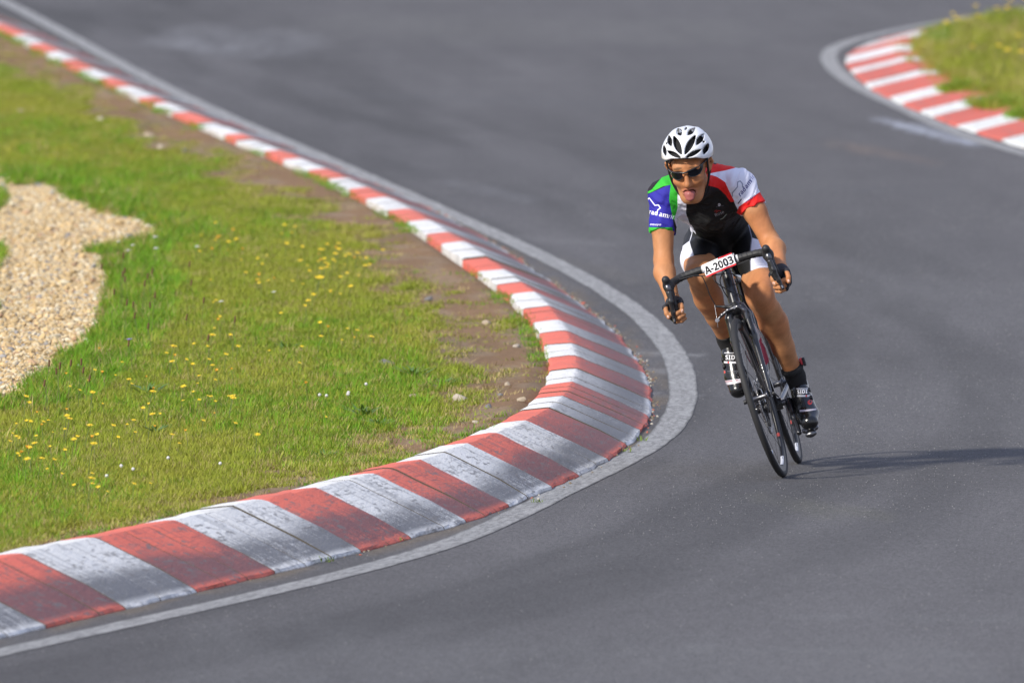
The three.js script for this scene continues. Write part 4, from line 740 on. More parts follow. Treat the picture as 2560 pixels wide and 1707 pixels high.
// skeleton, in the bike's axes
const J = {
  shR: [-0.163, 1.222, -0.315], elR: [-0.234, 0.972, -0.235], wrR: [-0.232, 0.807, -0.085], shL: [0.146, 1.170, -0.315], elL: [0.203, 0.918, -0.265], wrL: [0.222, 0.807, -0.085],
  hipR: [-0.092, 0.972, -0.76], knR: [-0.119, 0.860, -0.395], anR: [-0.116, 0.582, -0.695], hipL: [0.092, 0.962, -0.76], knL: [0.090, 0.705, -0.375], anL: [0.119, 0.36, -0.57],
};
const mid = (a, b, t, o = [0, 0, 0]) => [0, 1, 2].map((i) => lerp(a[i], b[i], t) + o[i]);
const torsoList = [ell([-0.003, 0.985, -0.80], [0.145, 0.105, 0.12]), cap([-0.004, 1.03, -0.74], [0, 1.095, -0.58], 0.122, 0.112), cap([-0.06, 1.175, -0.47], [-0.085, 1.195, -0.36], 0.098, 0.082), cap([0.056, 1.145, -0.47], [0.080, 1.152, -0.36], 0.095, 0.08), cap([-0.09, 1.225, -0.35], [-0.152, 1.222, -0.315], 0.07, 0.058), cap([0.085, 1.195, -0.35], [0.138, 1.175, -0.315], 0.068, 0.056), cap([0, 1.235, -0.39], [0, 1.15, -0.62], 0.075, 0.085), cap([0.0, 1.15, -0.56], [0.0, 1.12, -0.40], 0.10, 0.085)];
const neckList = [cap([-0.002, 1.215, -0.325], fromHead(0, -0.06, -0.035), 0.06, 0.056)];
const armList = (sh, el, wr, s) => [cap(sh, mid(sh, el, 0.45, [s * 0.004, 0, 0.008]), 0.056, 0.0455), cap(mid(sh, el, 0.45, [s * 0.004, 0, 0.008]), el, 0.047, 0.0375), cap(el, mid(el, wr, 0.3, [s * 0.007, 0.004, 0]), 0.0385, 0.042), cap(mid(el, wr, 0.3, [s * 0.007, 0.004, 0]), wr, 0.042, 0.027), cap(wr, mid(wr, wr, 0, [s * 0.004, -0.03, 0.03]), 0.028, 0.03)];
const legList = (hip, kn, an, s) => [cap(hip, mid(hip, kn, 0.5, [s * 0.012, 0.012, 0]), 0.088, 0.072), cap(mid(hip, kn, 0.5, [s * 0.012, 0.012, 0]), kn, 0.072, 0.053), ell(kn.map((v, i) => v + [s * 0.002, 0.0, 0.042][i]), [0.024, 0.028, 0.02]), cap(kn.map((v, i) => v + [s * 0.022, 0.03, 0.004][i]), mid(hip, kn, 0.72, [s * 0.028, 0.02, 0.0]), 0.036, 0.042), cap(kn.map((v, i) => v + [-s * 0.024, 0.022, 0.006][i]), mid(hip, kn, 0.76, [-s * 0.026, 0.016, 0]), 0.034, 0.040), ell(mid(kn, an, 0.13, [0, 0, 0.036]), [0.017, 0.022, 0.014]), cap(kn, mid(kn, an, 0.3, [s * 0.006, -0.006, -0.018]), 0.05, 0.057), cap(mid(kn, an, 0.3, [s * 0.006, -0.006, -0.018]), mid(kn, an, 0.62, [s * 0.002, 0, -0.006]), 0.057, 0.044), cap(mid(kn, an, 0.62, [s * 0.002, 0, -0.006]), an, 0.044, 0.034), cap(mid(kn, an, 0.08, [0, 0, 0.022]), mid(kn, an, 0.75, [0, 0, 0.012]), 0.032, 0.024), cap(mid(kn, an, 0.15, [s * 0.026, 0, 0.0]), mid(kn, an, 0.5, [s * 0.018, 0, 0]), 0.034, 0.03)];
// hands: palm, four fingers wrapped round the drops and lever, thumb inside
function handList(s, dx) {
  const P = (x, y, z) => [s * (x + dx), y, z];
  const f = (pts, r) => join(chain(pts.map((p) => P(...p)), r), 0.004);
  return { palm: join([cap(P(0.232, 0.802, -0.075), P(0.246, 0.778, -0.03), 0.024, 0.022), cap(P(0.240, 0.79, -0.06), P(0.242, 0.752, -0.045), 0.022, 0.02), cap(P(0.225, 0.8, -0.07), P(0.206, 0.802, -0.035), 0.019, 0.015)], 0.018),
    fingers: [f([[0.252, 0.792, -0.025], [0.261, 0.793, 0.012], [0.262, 0.770, 0.026], [0.258, 0.752, 0.030]], [0.0115, 0.0105, 0.0098, 0.0085]), f([[0.251, 0.772, -0.02], [0.250, 0.764, 0.022], [0.222, 0.759, 0.033], [0.199, 0.763, 0.02]], [0.0115, 0.0108, 0.010, 0.0085]), f([[0.247, 0.754, -0.022], [0.244, 0.744, 0.014], [0.217, 0.740, 0.026], [0.196, 0.745, 0.012]], [0.011, 0.0102, 0.0096, 0.0082]), f([[0.241, 0.74, -0.03], [0.236, 0.727, 0.004], [0.213, 0.724, 0.014], [0.197, 0.729, 0.004]], [0.010, 0.0092, 0.0086, 0.0075])],
    thumb: f([[0.213, 0.803, -0.04], [0.199, 0.797, -0.002], [0.199, 0.777, 0.016], [0.203, 0.757, 0.022]], [0.0135, 0.0118, 0.0112, 0.0092]) };
}
const hands = { R: handList(-1, 0), L: handList(1, -0.008) };
const skinCol = (x, y, z) => { const k = 0.92 + 0.22 * (n3(x * 26, y * 26, z * 26, 5) - 0.5) + 0.16 * (n3(x * 90, y * 90, z * 90, 6) - 0.5) + 0.1 * (n3(x * 260, y * 260, z * 260, 8) - 0.5), red = 0.45 * sstep(0.4, 0.8, n3(x * 14, y * 14, z * 14, 7)); return [0.51 * k, (0.232 - 0.05 * red) * k, (0.103 - 0.03 * red) * k]; };
const skinMat = phy(1, 1, 1, 0.56, { vertexColors: true, specularIntensity: 0.5, sheen: 0.15, sheenColor: col(0.6, 0.35, 0.25), sheenRoughness: 0.6 });
const bodyF = join([...torsoList, ...neckList, ...armList(J.shR, J.elR, J.wrR, -1), ...armList(J.shL, J.elL, J.wrL, 1), ...legList(J.hipR, J.knR, J.anR, -1), ...legList(J.hipL, J.knL, J.anL, 1)], 0.02);
// head, in its own axes: x to the rider's left, y up, z forward
const faceF = (() => {
  const base = join([ell([0, 0.035, -0.018], [0.076, 0.095, 0.097]), ell([0, -0.03, 0.018], [0.0615, 0.085, 0.072]), cap([-0.02, -0.095, 0.046], [0.02, -0.095, 0.046], 0.027), cap([-0.014, -0.103, 0.066], [0.014, -0.103, 0.066], 0.0175), cap([-0.051, -0.06, -0.005], [-0.024, -0.098, 0.042], 0.017), cap([0.051, -0.06, -0.005], [0.024, -0.098, 0.042], 0.017), ell([-0.04, -0.022, 0.058], [0.028, 0.02, 0.025]), ell([0.04, -0.022, 0.058], [0.028, 0.02, 0.025]), cap([-0.04, 0.038, 0.066], [0.04, 0.038, 0.066], 0.02), cap([0, -0.06, -0.035], [0, -0.11, -0.06], 0.055)], 0.025);
  const nose = join([cap([0, 0.022, 0.086], [0, -0.022, 0.106], 0.009, 0.0125), cap([-0.011, -0.03, 0.094], [0.011, -0.03, 0.094], 0.0085), cap([0, -0.026, 0.1], [0, -0.027, 0.108], 0.011, 0.0095)], 0.012);
  const lips = join([cap([-0.028, -0.060, 0.076], [0, -0.051, 0.090], 0.0058, 0.007), cap([0, -0.051, 0.090], [0.028, -0.060, 0.076], 0.007, 0.0058), cap([-0.026, -0.072, 0.077], [0, -0.089, 0.089], 0.006, 0.0075), cap([0, -0.089, 0.089], [0.026, -0.072, 0.077], 0.0075, 0.006)], 0.006);
  const mouth = ell([0, -0.066, 0.088], [0.026, 0.0135, 0.03]), sockL = ell([-0.034, 0.012, 0.088], [0.02, 0.012, 0.016]), sockR = ell([0.034, 0.012, 0.088], [0.02, 0.012, 0.016]);
  const ear = (s) => { const rim = join(chain([[s * 0.077, -0.024, -0.004], [s * 0.089, -0.008, -0.014], [s * 0.102, 0.016, -0.022], [s * 0.099, 0.032, -0.012], [s * 0.084, 0.027, 0.002]], [0.007, 0.006, 0.0058, 0.0058, 0.005]), 0.005), bowl = ell([s * 0.083, 0.006, -0.012], [0.009, 0.027, 0.014]); return join([rim, bowl], 0.006); };
  const eL = ear(-1), eR = ear(1);
  return (x, y, z) => { let d = smin(base(x, y, z), nose(x, y, z), 0.012); d = smax(d, -sockL(x, y, z), 0.012); d = smax(d, -sockR(x, y, z), 0.012); d = smin(d, lips(x, y, z), 0.005); d = smax(d, -mouth(x, y, z), 0.004); return smin(d, Math.min(eL(x, y, z), eR(x, y, z)), 0.006); };
})();
const faceCol = (x, y, z) => {
  let c = skinCol(x + 3, y, z); const lipD = Math.hypot(x / 0.031, (y + 0.069) / 0.026);
  const lip = sstep(1.12, 0.92, lipD) * sstep(0.05, 0.07, z); c = c.map((v, i) => lerp(v, [0.42, 0.155, 0.11][i], lip * 0.6));
  const brow = sstep(1, 0.7, Math.hypot((Math.abs(x) - 0.033) / 0.022, (y - 0.041 + 0.12 * (Math.abs(x) - 0.033)) / 0.0055)) * sstep(0.03, 0.05, z); c = c.map((v, i) => lerp(v, [0.10, 0.058, 0.032][i], brow * 0.75));
  const stub = 0.12 * sstep(-0.045, -0.08, y) * sstep(0.35, 0.7, n3(x * 300, y * 300, z * 300, 9)); return c.map((v, i) => lerp(v, [0.16, 0.10, 0.07][i], stub));
};
{
  const geos = [sdfMesh(bodyF, [-0.34, 0.30, -0.98], [0.33, 1.38, -0.02], 0.007, { color: skinCol })];
  for (const h of Object.values(hands)) { const s = h === hands.R ? -1 : 1, f = join([h.palm, ...h.fingers, h.thumb], 0.003); geos.push(sdfMesh(f, [s > 0 ? 0.17 : -0.3, 0.695, -0.12], [s > 0 ? 0.3 : -0.17, 0.845, 0.06], 0.0035, { color: skinCol })); }
  const face = sdfMesh((x, y, z) => faceF(x * 1.07, y, z), [-0.112, -0.16, -0.13], [0.112, 0.15, 0.135], 0.0035, { color: faceCol }); face.applyMatrix4(headM); geos.push(face);
  part('body', mergeGeometries(geos), skinMat, rider);
}
// finger nails
{
  const nm = phy(0.72, 0.45, 0.36, 0.35);
  for (const [s, dx] of [[-1, 0], [1, -0.008]]) for (const [x, y, z] of [[0.259, 0.756, 0.0375], [0.203, 0.761, 0.0305], [0.198, 0.764, 0.028]]) { const g = new THREE.SphereGeometry(1, 10, 6); g.scale(0.0048, 0.006, 0.0018); g.translate(s * (x + dx), y, z); part('finger_nail', g, nm, rider); }
}
// printed cloth: planar print in the garment's own front plane
function print(x0, x1, y0, y1, S, base, draw) {
  const w = Math.round((x1 - x0) * S), h = Math.round((y1 - y0) * S);
  const tex = canvasTex(w, h, (c) => {
    c.fillStyle = base; c.fillRect(0, 0, w, h); c.lineJoin = c.lineCap = 'round';
    const X = (x) => (x - x0) * S, Y = (y) => (y1 - y) * S;
    draw({
      poly: (p, f) => { c.fillStyle = f; c.beginPath(); p.forEach(([x, y], i) => i ? c.lineTo(X(x), Y(y)) : c.moveTo(X(x), Y(y))); c.closePath(); c.fill(); },
      line: (p, wd, f) => { c.strokeStyle = f; c.lineWidth = wd * S; c.beginPath(); p.forEach(([x, y], i) => i ? c.lineTo(X(x), Y(y)) : c.moveTo(X(x), Y(y))); c.stroke(); },
      dot: (x, y, r, f) => { c.fillStyle = f; c.beginPath(); c.arc(X(x), Y(y), r * S, 0, 6.3); c.fill(); },
      text: (t, x, y, hgt, ang, f, font = 'bold', sx = 1) => { c.save(); c.translate(X(x), Y(y)); c.rotate(-ang); c.scale(sx, 1); c.font = `${font} ${Math.round(hgt * S)}px sans-serif`; c.textBaseline = 'middle'; c.textAlign = 'left'; c.fillStyle = f; c.fillText(t, 0, 0); c.restore(); },
    });
  });
  return { tex, uv: (x, y) => [(x - x0) / (x1 - x0), (y - y0) / (y1 - y0)] };
}
const clothBump = dataTex(128, 128, (u, v, i, j) => { const k = 0.5 + 0.5 * (((i >> 1) + (j >> 1)) % 2 ? 0.5 : -0.5) + 0.2 * (hash(i, j, 3) - 0.5); return [k, k, k]; }); clothBump.repeat.set(40, 40);
const dotp = (p, o, n) => (p[0] - o[0]) * n[0] + (p[1] - o[1]) * n[1] + (p[2] - o[2]) * n[2];
const unit = (a, b) => { const d = [b[0] - a[0], b[1] - a[1], b[2] - a[2]], l = Math.hypot(...d); return d.map((v) => v / l); };
const spineD = unit([0, 0.985, -0.80], [0, 1.235, -0.32]), waistP = [0, 1.03, -0.69];
// jersey
{
  const aR = unit(J.shR, J.elR), aL = unit(J.shL, J.elL), hemR = mid(J.shR, J.elR, 0.575), hemL = mid(J.shL, J.elL, 0.41);
  const slv = (sh, el, s) => join([cap(sh, mid(sh, el, 0.45, [s * 0.004, 0, 0.008]), 0.0625, 0.0545), cap(mid(sh, el, 0.45, [s * 0.004, 0, 0.008]), el, 0.0545, 0.049)], 0.02);
  const sR = slv(J.shR, J.elR, -1), sL = slv(J.shL, J.elL, 1), tor = join([...torsoList, cap([0, 1.225, -0.33], fromHead(0, -0.085, -0.045), 0.066, 0.062)], 0.05);
  const colP = fromHead(0, -0.10, -0.04), colD = unit([0, 1.225, -0.33], fromHead(0, -0.06, -0.035));
  const f = (x, y, z) => {
    const p = [x, y, z];
    let t = smax(tor(x, y, z) - 0.008, -dotp(p, waistP, spineD), 0.006); t = smax(t, dotp(p, colP, colD), 0.006);
    const r = smax(sR(x, y, z), dotp(p, hemR, aR), 0.004), l = smax(sL(x, y, z), dotp(p, hemL, aL), 0.004);
    const sd = x > 0 ? 1 : -1, fold = 0.006 * (n3(x * 22, y * 34, z * 22, 31) - 0.5) + 0.013 * (Math.abs(n3((x * sd + y) * 14, (y - x * sd) * 48, z * 10, 33) - 0.5) - 0.2) + 0.004 * (n3(x * 60, y * 50, z * 40, 35) - 0.5);
    return smin(smin(t, r, 0.03), l, 0.03) - fold;
  };
  const P = print(-0.32, 0.32, 0.9, 1.36, 1900, '#08080a', ({ poly, line, dot, text }) => {
    // right arm side: blue sleeve, green shoulder and cuff
    poly([[-0.32, 1.235], [-0.206, 1.250], [-0.117, 1.262], [-0.105, 1.24], [-0.142, 1.2], [-0.152, 1.10], [-0.165, 1.02], [-0.32, 1.02]], '#27229a');
    poly([[-0.32, 1.238], [-0.206, 1.252], [-0.150, 1.262], [-0.117, 1.258], [-0.10, 1.30], [-0.150, 1.297], [-0.20, 1.262]], '#2fb52f');
    poly([[-0.32, 1.26], [-0.205, 1.262], [-0.163, 1.296], [-0.09, 1.30], [-0.07, 1.36], [-0.32, 1.36]], '#1a161c');
    poly([[-0.110, 1.268], [-0.094, 1.215], [-0.115, 1.162], [-0.135, 1.12], [-0.150, 1.122], [-0.142, 1.202], [-0.118, 1.262]], '#2fb52f');
    poly([[-0.103, 1.215], [-0.074, 1.18], [-0.096, 1.13], [-0.107, 1.0], [-0.15, 1.0], [-0.144, 1.122], [-0.120, 1.161]], '#e8e8f6');
    poly([[-0.27, 1.1245], [-0.16, 1.0925], [-0.168, 1.05], [-0.30, 1.05]], '#2fb52f');
    line([[-0.247, 1.236], [-0.226, 1.229], [-0.22, 1.232], [-0.211, 1.213], [-0.204, 1.197], [-0.19, 1.195], [-0.185, 1.181], [-0.198, 1.176]], 0.0045, '#e9ebf6');
    text('rad', -0.238, 1.180, 0.026, -0.42, '#ffffff'); text('am', -0.196, 1.160, 0.026, -0.5, '#ffffff'); text('ring', -0.163, 1.141, 0.024, -0.55, '#e4e6f4', 'normal'); text('owayo', -0.247, 1.130, 0.012, -0.29, '#e9ebf6', 'bold italic', 1.3);
    // left arm side: red shoulder, white sleeve, red cuff
    poly([[0.03, 1.32], [0.073, 1.285], [0.131, 1.292], [0.32, 1.29], [0.32, 1.24], [0.167, 1.246], [0.104, 1.243], [0.046, 1.257], [0.0, 1.25]], '#e2150f');
    poly([[0.0, 1.36], [0.0, 1.305], [0.060, 1.292], [0.10, 1.291], [0.125, 1.36]], '#1a161c');
    poly([[0.04, 1.258], [0.108, 1.250], [0.167, 1.248], [0.32, 1.245], [0.32, 1.02], [0.12, 1.02], [0.107, 1.124], [0.096, 1.205], [0.072, 1.233]], '#e8e8f6');
    poly([[0.02, 1.262], [0.044, 1.255], [0.072, 1.233], [0.096, 1.205], [0.110, 1.120], [0.094, 1.120], [0.083, 1.155], [0.062, 1.190], [0.02, 1.222]], '#e2150f');
    poly([[0.240, 1.1335], [0.245, 1.09], [0.130, 1.052], [0.10, 1.07], [0.122, 1.0945]], '#e2150f');
    line([[0.109, 1.142], [0.112, 1.155], [0.128, 1.165], [0.140, 1.173], [0.146, 1.191], [0.157, 1.193], [0.163, 1.180], [0.160, 1.165]], 0.0042, '#8b93a8');
    text('rad', 0.134, 1.137, 0.024, 0.58, '#1d1f6e', 'bold italic'); text('am', 0.168, 1.160, 0.024, 0.66, '#1d1f6e', 'bold italic'); text('ring', 0.193, 1.181, 0.022, 0.75, '#6a70a8', 'italic'); text('owayo', 0.152, 1.103, 0.012, 0.36, '#2a2c6a', 'bold italic', 1.3);
    line([[0.123, 1.108], [0.14, 1.12]], 0.004, '#1d1f3e');
    // chest marks
    dot(0.045, 1.124, 0.0058, '#d9d9e2'); line([[0.041, 1.126], [0.048, 1.121]], 0.0018, '#15151a'); line([[0.030, 1.119], [0.062, 1.116]], 0.0012, '#7a7a85');
    line([[0.018, 1.103], [0.026, 1.106], [0.030, 1.100], [0.022, 1.097], [0.034, 1.102], [0.042, 1.098]], 0.0035, '#8e1a17'); text('Rose', 0.013, 1.087, 0.017, 0.12, '#a9a9b2', 'normal', 1.15);
    line([[0.030, 1.065], [0.040, 1.066], [0.050, 1.072], [0.06, 1.078]], 0.003, '#8fa09a'); line([[0.02, 1.050], [0.05, 1.046]], 0.003, '#0f0f12');
  });
  part('jersey', sdfMesh(f, [-0.335, 1.0, -0.74], [0.30, 1.36, -0.17], 0.0055, { uv: P.uv }), phy(1, 1, 1, 0.75, { map: P.tex, bumpMap: clothBump, bumpScale: 0.0004, sheen: 0.3, sheenRoughness: 0.6 }), rider);
}
// shorts
{
  const tR = unit(J.hipR, J.knR), tL = unit(J.hipL, J.knL), hR = mid(J.hipR, J.knR, 0.78), hL = mid(J.hipL, J.knL, 0.745);
  const leg = (hip, kn, s) => join([cap(hip, mid(hip, kn, 0.5, [s * 0.012, 0.012, 0]), 0.094, 0.0775), cap(mid(hip, kn, 0.5, [s * 0.012, 0.012, 0]), kn, 0.0775, 0.0585)], 0.02);
  const gR = leg(J.hipR, J.knR, -1), gL = leg(J.hipL, J.knL, 1), tor = join([...torsoList.slice(0, 4), torsoList[7]], 0.04), wp = [0, 1.12, -0.50];
  const f = (x, y, z) => {
    const p = [x, y, z], fold = 0.004 * (n3(x * 20, y * 60, z * 20, 41) - 0.5) * sstep(0.95, 1.0, y);
    const t = smax(tor(x, y, z) - 0.004, dotp(p, wp, spineD), 0.006), a = smax(gR(x, y, z), dotp(p, hR, tR), 0.004), b = smax(gL(x, y, z), dotp(p, hL, tL), 0.004);
    return smin(smin(t, a, 0.025), b, 0.025) - fold;
  };
  const P = print(-0.26, 0.24, 0.7, 1.14, 1500, '#0a0a0c', ({ poly, line, text }) => {
    poly([[-0.138, 1.012], [-0.137, 0.986], [-0.130, 0.955], [-0.150, 0.925], [-0.172, 0.90], [-0.22, 0.87], [-0.24, 0.96], [-0.20, 0.99]], '#e6e6f2');
    line([[-0.080, 1.066], [-0.102, 1.058], [-0.123, 1.04], [-0.138, 1.012], [-0.136, 0.986], [-0.129, 0.953]], 0.004, '#c9cad6');
    line([[-0.182, 0.945], [-0.176, 0.957]], 0.003, '#9a9aa6');
    poly([[0.111, 0.951], [0.138, 0.934], [0.165, 0.92], [0.23, 0.91], [0.23, 0.80], [0.146, 0.811], [0.107, 0.822], [0.079, 0.822], [0.092, 0.891]], '#e6e6f2');
    line([[0.096, 1.052], [0.106, 1.02], [0.108, 0.997], [0.110, 0.951], [0.091, 0.891], [0.078, 0.822]], 0.0042, '#8d8e9e'); line([[0.085, 0.838], [0.11, 0.84], [0.15, 0.832]], 0.0015, '#a9a9c0'); line([[0.072, 0.819], [0.107, 0.819], [0.16, 0.808]], 0.004, '#2a2350');
  });
  part('shorts', sdfMesh(f, [-0.24, 0.72, -0.98], [0.23, 1.13, -0.36], 0.006, { uv: P.uv }), phy(1, 1, 1, 0.6, { map: P.tex, bumpMap: clothBump, bumpScale: 0.0003, sheen: 0.25, sheenRoughness: 0.5 }), rider);
}
// gloves: half fingers
{
  const gm = std(0.016, 0.015, 0.02, 0.7);
  for (const [h, s, dx] of [[hands.R, -1, 0], [hands.L, 1, -0.008]]) {
    const P = (x, y, z) => [s * (x + dx), y, z], wr = s < 0 ? J.wrR : J.wrL, prox = [cap(P(0.252, 0.792, -0.028), P(0.262, 0.794, 0.010), 0.0155, 0.0135), cap(P(0.251, 0.772, -0.024), P(0.251, 0.765, 0.020), 0.0155, 0.0138), cap(P(0.247, 0.754, -0.026), P(0.245, 0.745, 0.013), 0.0148, 0.013), cap(P(0.241, 0.74, -0.034), P(0.237, 0.728, 0.003), 0.0138, 0.012), cap(P(0.215, 0.803, -0.045), P(0.199, 0.797, -0.001), 0.0175, 0.0155), cap(wr, P(0.236, 0.795, -0.06), 0.031, 0.027)];
    const f = join([(x, y, z) => h.palm(x, y, z) - 0.0035, ...prox], 0.006);
    part('glove', sdfMesh(f, [s > 0 ? 0.16 : -0.31, 0.70, -0.14], [s > 0 ? 0.31 : -0.16, 0.86, 0.045], 0.004), gm, rider);
  }
}
// socks and shoes
function foot(an, heel, ball, toe, s, knee, sockTop, chipOn) {
  const sock = new THREE.Group(), d = unit(an, knee), topP = mid(an, knee, sockTop);
  const sf = (() => { const f = join([cap(mid(an, knee, 0.25), an, 0.0405, 0.039), cap(an, mid(heel, ball, 0.3), 0.040, 0.036)], 0.015); return (x, y, z) => smax(f(x, y, z), dotp([x, y, z], topP, d), 0.003); })();
  const lo = [0, 1, 2].map((i) => Math.min(an[i], heel[i], toe[i], ball[i]) - 0.075), hi = [0, 1, 2].map((i) => Math.max(an[i], heel[i], toe[i], ball[i]) + 0.075);
  hi[1] += 0.06;
  part('sock', sdfMesh(sf, lo, hi, 0.005), std(0.012, 0.012, 0.013, 0.85), rider);
  const fw = unit(heel, toe), up = (() => { const v = unit(ball, an), k = v[0] * fw[0] + v[1] * fw[1] + v[2] * fw[2]; const u = v.map((q, i) => q - k * fw[i]), l = Math.hypot(...u); return u.map((q) => q / l); })();
  const at = (p, u, f = 0, x = 0) => p.map((v, i) => v + up[i] * u + fw[i] * f + (i === 0 ? x : 0));
  const shoe = join([cap(at(heel, 0.0), at(heel, 0.035, 0.005), 0.033, 0.034), cap(at(heel, 0.004), at(ball, 0.0, 0, -0.008), 0.032, 0.035), cap(at(heel, 0.004), at(ball, 0.0, 0, 0.008), 0.032, 0.035), cap(at(ball, 0, 0, -0.012), at(toe, -0.004, 0, -0.008), 0.035, 0.028), cap(at(ball, 0, 0, 0.012), at(toe, -0.004, 0, 0.008), 0.035, 0.028), cap(at(mid(heel, ball, 0.35), 0.03), at(mid(heel, ball, 0.75), 0.012), 0.036, 0.036)], 0.022);
  const sole = -0.026; const f = (x, y, z) => smax(shoe(x, y, z), -dotp([x, y, z], at(ball, sole), up), 0.006);
  return { f, lo, hi, at, up, fw, shoe, heel, ball, toe, s };
}
{
  const leather = phy(0.014, 0.014, 0.015, 0.25, { clearcoat: 0.5, clearcoatRoughness: 0.2 });
  const F = { R: foot(J.anR, [-0.112, 0.535, -0.735], [-0.121, 0.425, -0.668], [-0.127, 0.372, -0.628], -1, J.knR, 0.10, false), L: foot(J.anL, [0.116, 0.315, -0.625], [0.124, 0.195, -0.515], [0.129, 0.170, -0.455], 1, J.knL, 0.13, true) };
  const tilt = -LEAN;
  const prints = {
    R: print(-0.2, -0.04, 0.32, 0.64, 3000, '#0c0c0d', ({ poly, line, text, dot }) => {
      const q = (dx, dy) => [-0.1215 + dx * Math.cos(tilt) - dy * Math.sin(tilt), 0.475 + dx * Math.sin(tilt) + dy * Math.cos(tilt)];
      const bar = (y0, y1, x0, x1, c) => poly([q(x0, y0), q(x1, y0), q(x1, y1), q(x0, y1)], c);
      bar(0.046, 0.05, -0.034, 0.04, '#c9cbd0'); text('SIDI', ...q(-0.030, 0.030), 0.026, tilt, '#f2f2f5', 'bold', 1.0); bar(0.006, 0.014, -0.036, 0.04, '#d7d8dd'); dot(...q(-0.016, 0.010), 0.004, '#c8281e');
      dot(...q(-0.034, -0.03), 0.006, '#d23a2c'); bar(-0.034, -0.022, -0.02, 0.03, '#26262a'); bar(-0.026, -0.0245, -0.02, 0.03, '#6a6b70'); poly([q(-0.05, -0.068), q(0.045, -0.052), q(0.045, -0.068), q(-0.05, -0.088)], '#cfcbd2'); line([q(-0.03, -0.069), q(0.025, -0.061)], 0.003, '#9b4a52');
    }),
    L: print(0.04, 0.22, 0.1, 0.42, 3000, '#0c0c0d', ({ poly, line, text, dot }) => {
      const q = (dx, dy) => [0.127 + dx * Math.cos(tilt) - dy * Math.sin(tilt), 0.262 + dx * Math.sin(tilt) + dy * Math.cos(tilt)];
      const bar = (y0, y1, x0, x1, c) => poly([q(x0, y0), q(x1, y0), q(x1, y1), q(x0, y1)], c);
      bar(0.040, 0.044, -0.03, 0.036, '#c9cbd0'); text('SIDI', ...q(-0.026, 0.029), 0.021, tilt + 0.05, '#f2f2f5', 'bold', 1.0); bar(0.010, 0.017, -0.026, 0.04, '#c4c6cc'); dot(...q(0.012, 0.0135), 0.0035, '#c8281e');
      dot(...q(0.028, -0.012), 0.0095, '#dd3323'); dot(...q(0.030, -0.009), 0.004, '#141416'); poly([q(-0.014, -0.042), q(0.055, -0.036), q(0.055, -0.042), q(-0.012, -0.050)], '#b9b3bd');
    }),
  };
  for (const k of ['R', 'L']) {
    const h = F[k], m = leather.clone(); m.color = col(1, 1, 1); m.map = prints[k].tex;
    const g = new THREE.Group(); g.name = 'shoe'; rider.add(g);
    part('upper', sdfMesh(h.f, h.lo, h.hi, 0.0045, { uv: prints[k].uv }), m, g);
    part('sole', sdfMesh((x, y, z) => smax(smax(h.shoe(x, y, z) + 0.002, dotp([x, y, z], h.at(h.ball, -0.025), h.up), 0.003), -dotp([x, y, z], h.at(h.ball, -0.034), h.up), 0.003), h.lo, h.hi, 0.0045), std(0.02, 0.02, 0.02, 0.5), g);
    const red = part('sole_vent', box([0, 0, 0], [0.04, 0.006, 0.02], 0.003), std(0.5, 0.06, 0.02, 0.5), g); red.position.set(...h.at(h.toe, -0.028, 0.006)); red.rotation.x = k === 'R' ? 1.0 : 0.55;
    for (const [u, w] of [[0.62, 0.052], [0.36, 0.056]]) {             // ratchet strap and buckle standing off the upper
      const c = h.at(mid(h.heel, h.ball, u), 0.038, 0), b = part('buckle', box([0, 0, 0], [0.012, 0.02, 0.018], 0.004), M.matte, g); b.position.set(c[0] + h.s * 0.036, c[1] - 0.012, c[2]); b.rotation.x = 0.8;
    }
  }
  // timing chip on an ankle band
  const an = J.anL, d = unit(an, J.knL), c = mid(an, J.knL, 0.09), ch = new THREE.Group(); ch.name = 'timing_chip_band'; rider.add(ch);
  const tor = new THREE.TorusGeometry(0.0405, 0.007, 8, 28); tor.scale(1, 1, 1.6); tor.applyQuaternion(new THREE.Quaternion().setFromUnitVectors(V(0, 0, 1), V(...d))); tor.translate(...c); part('band', tor, std(0.015, 0.015, 0.016, 0.8), ch);
  const chip = part('chip', box([0, 0, 0], [0.016, 0.03, 0.03], 0.005), phy(0.62, 0.05, 0.07, 0.4), ch); chip.position.set(c[0] + 0.047, c[1] + 0.02, c[2]); chip.rotation.z = 0.15;
  const cas = part('chip_case', box([0, 0, 0], [0.012, 0.036, 0.036], 0.004), M.matte, ch); cas.position.set(c[0] + 0.055, c[1] + 0.016, c[2]);
}
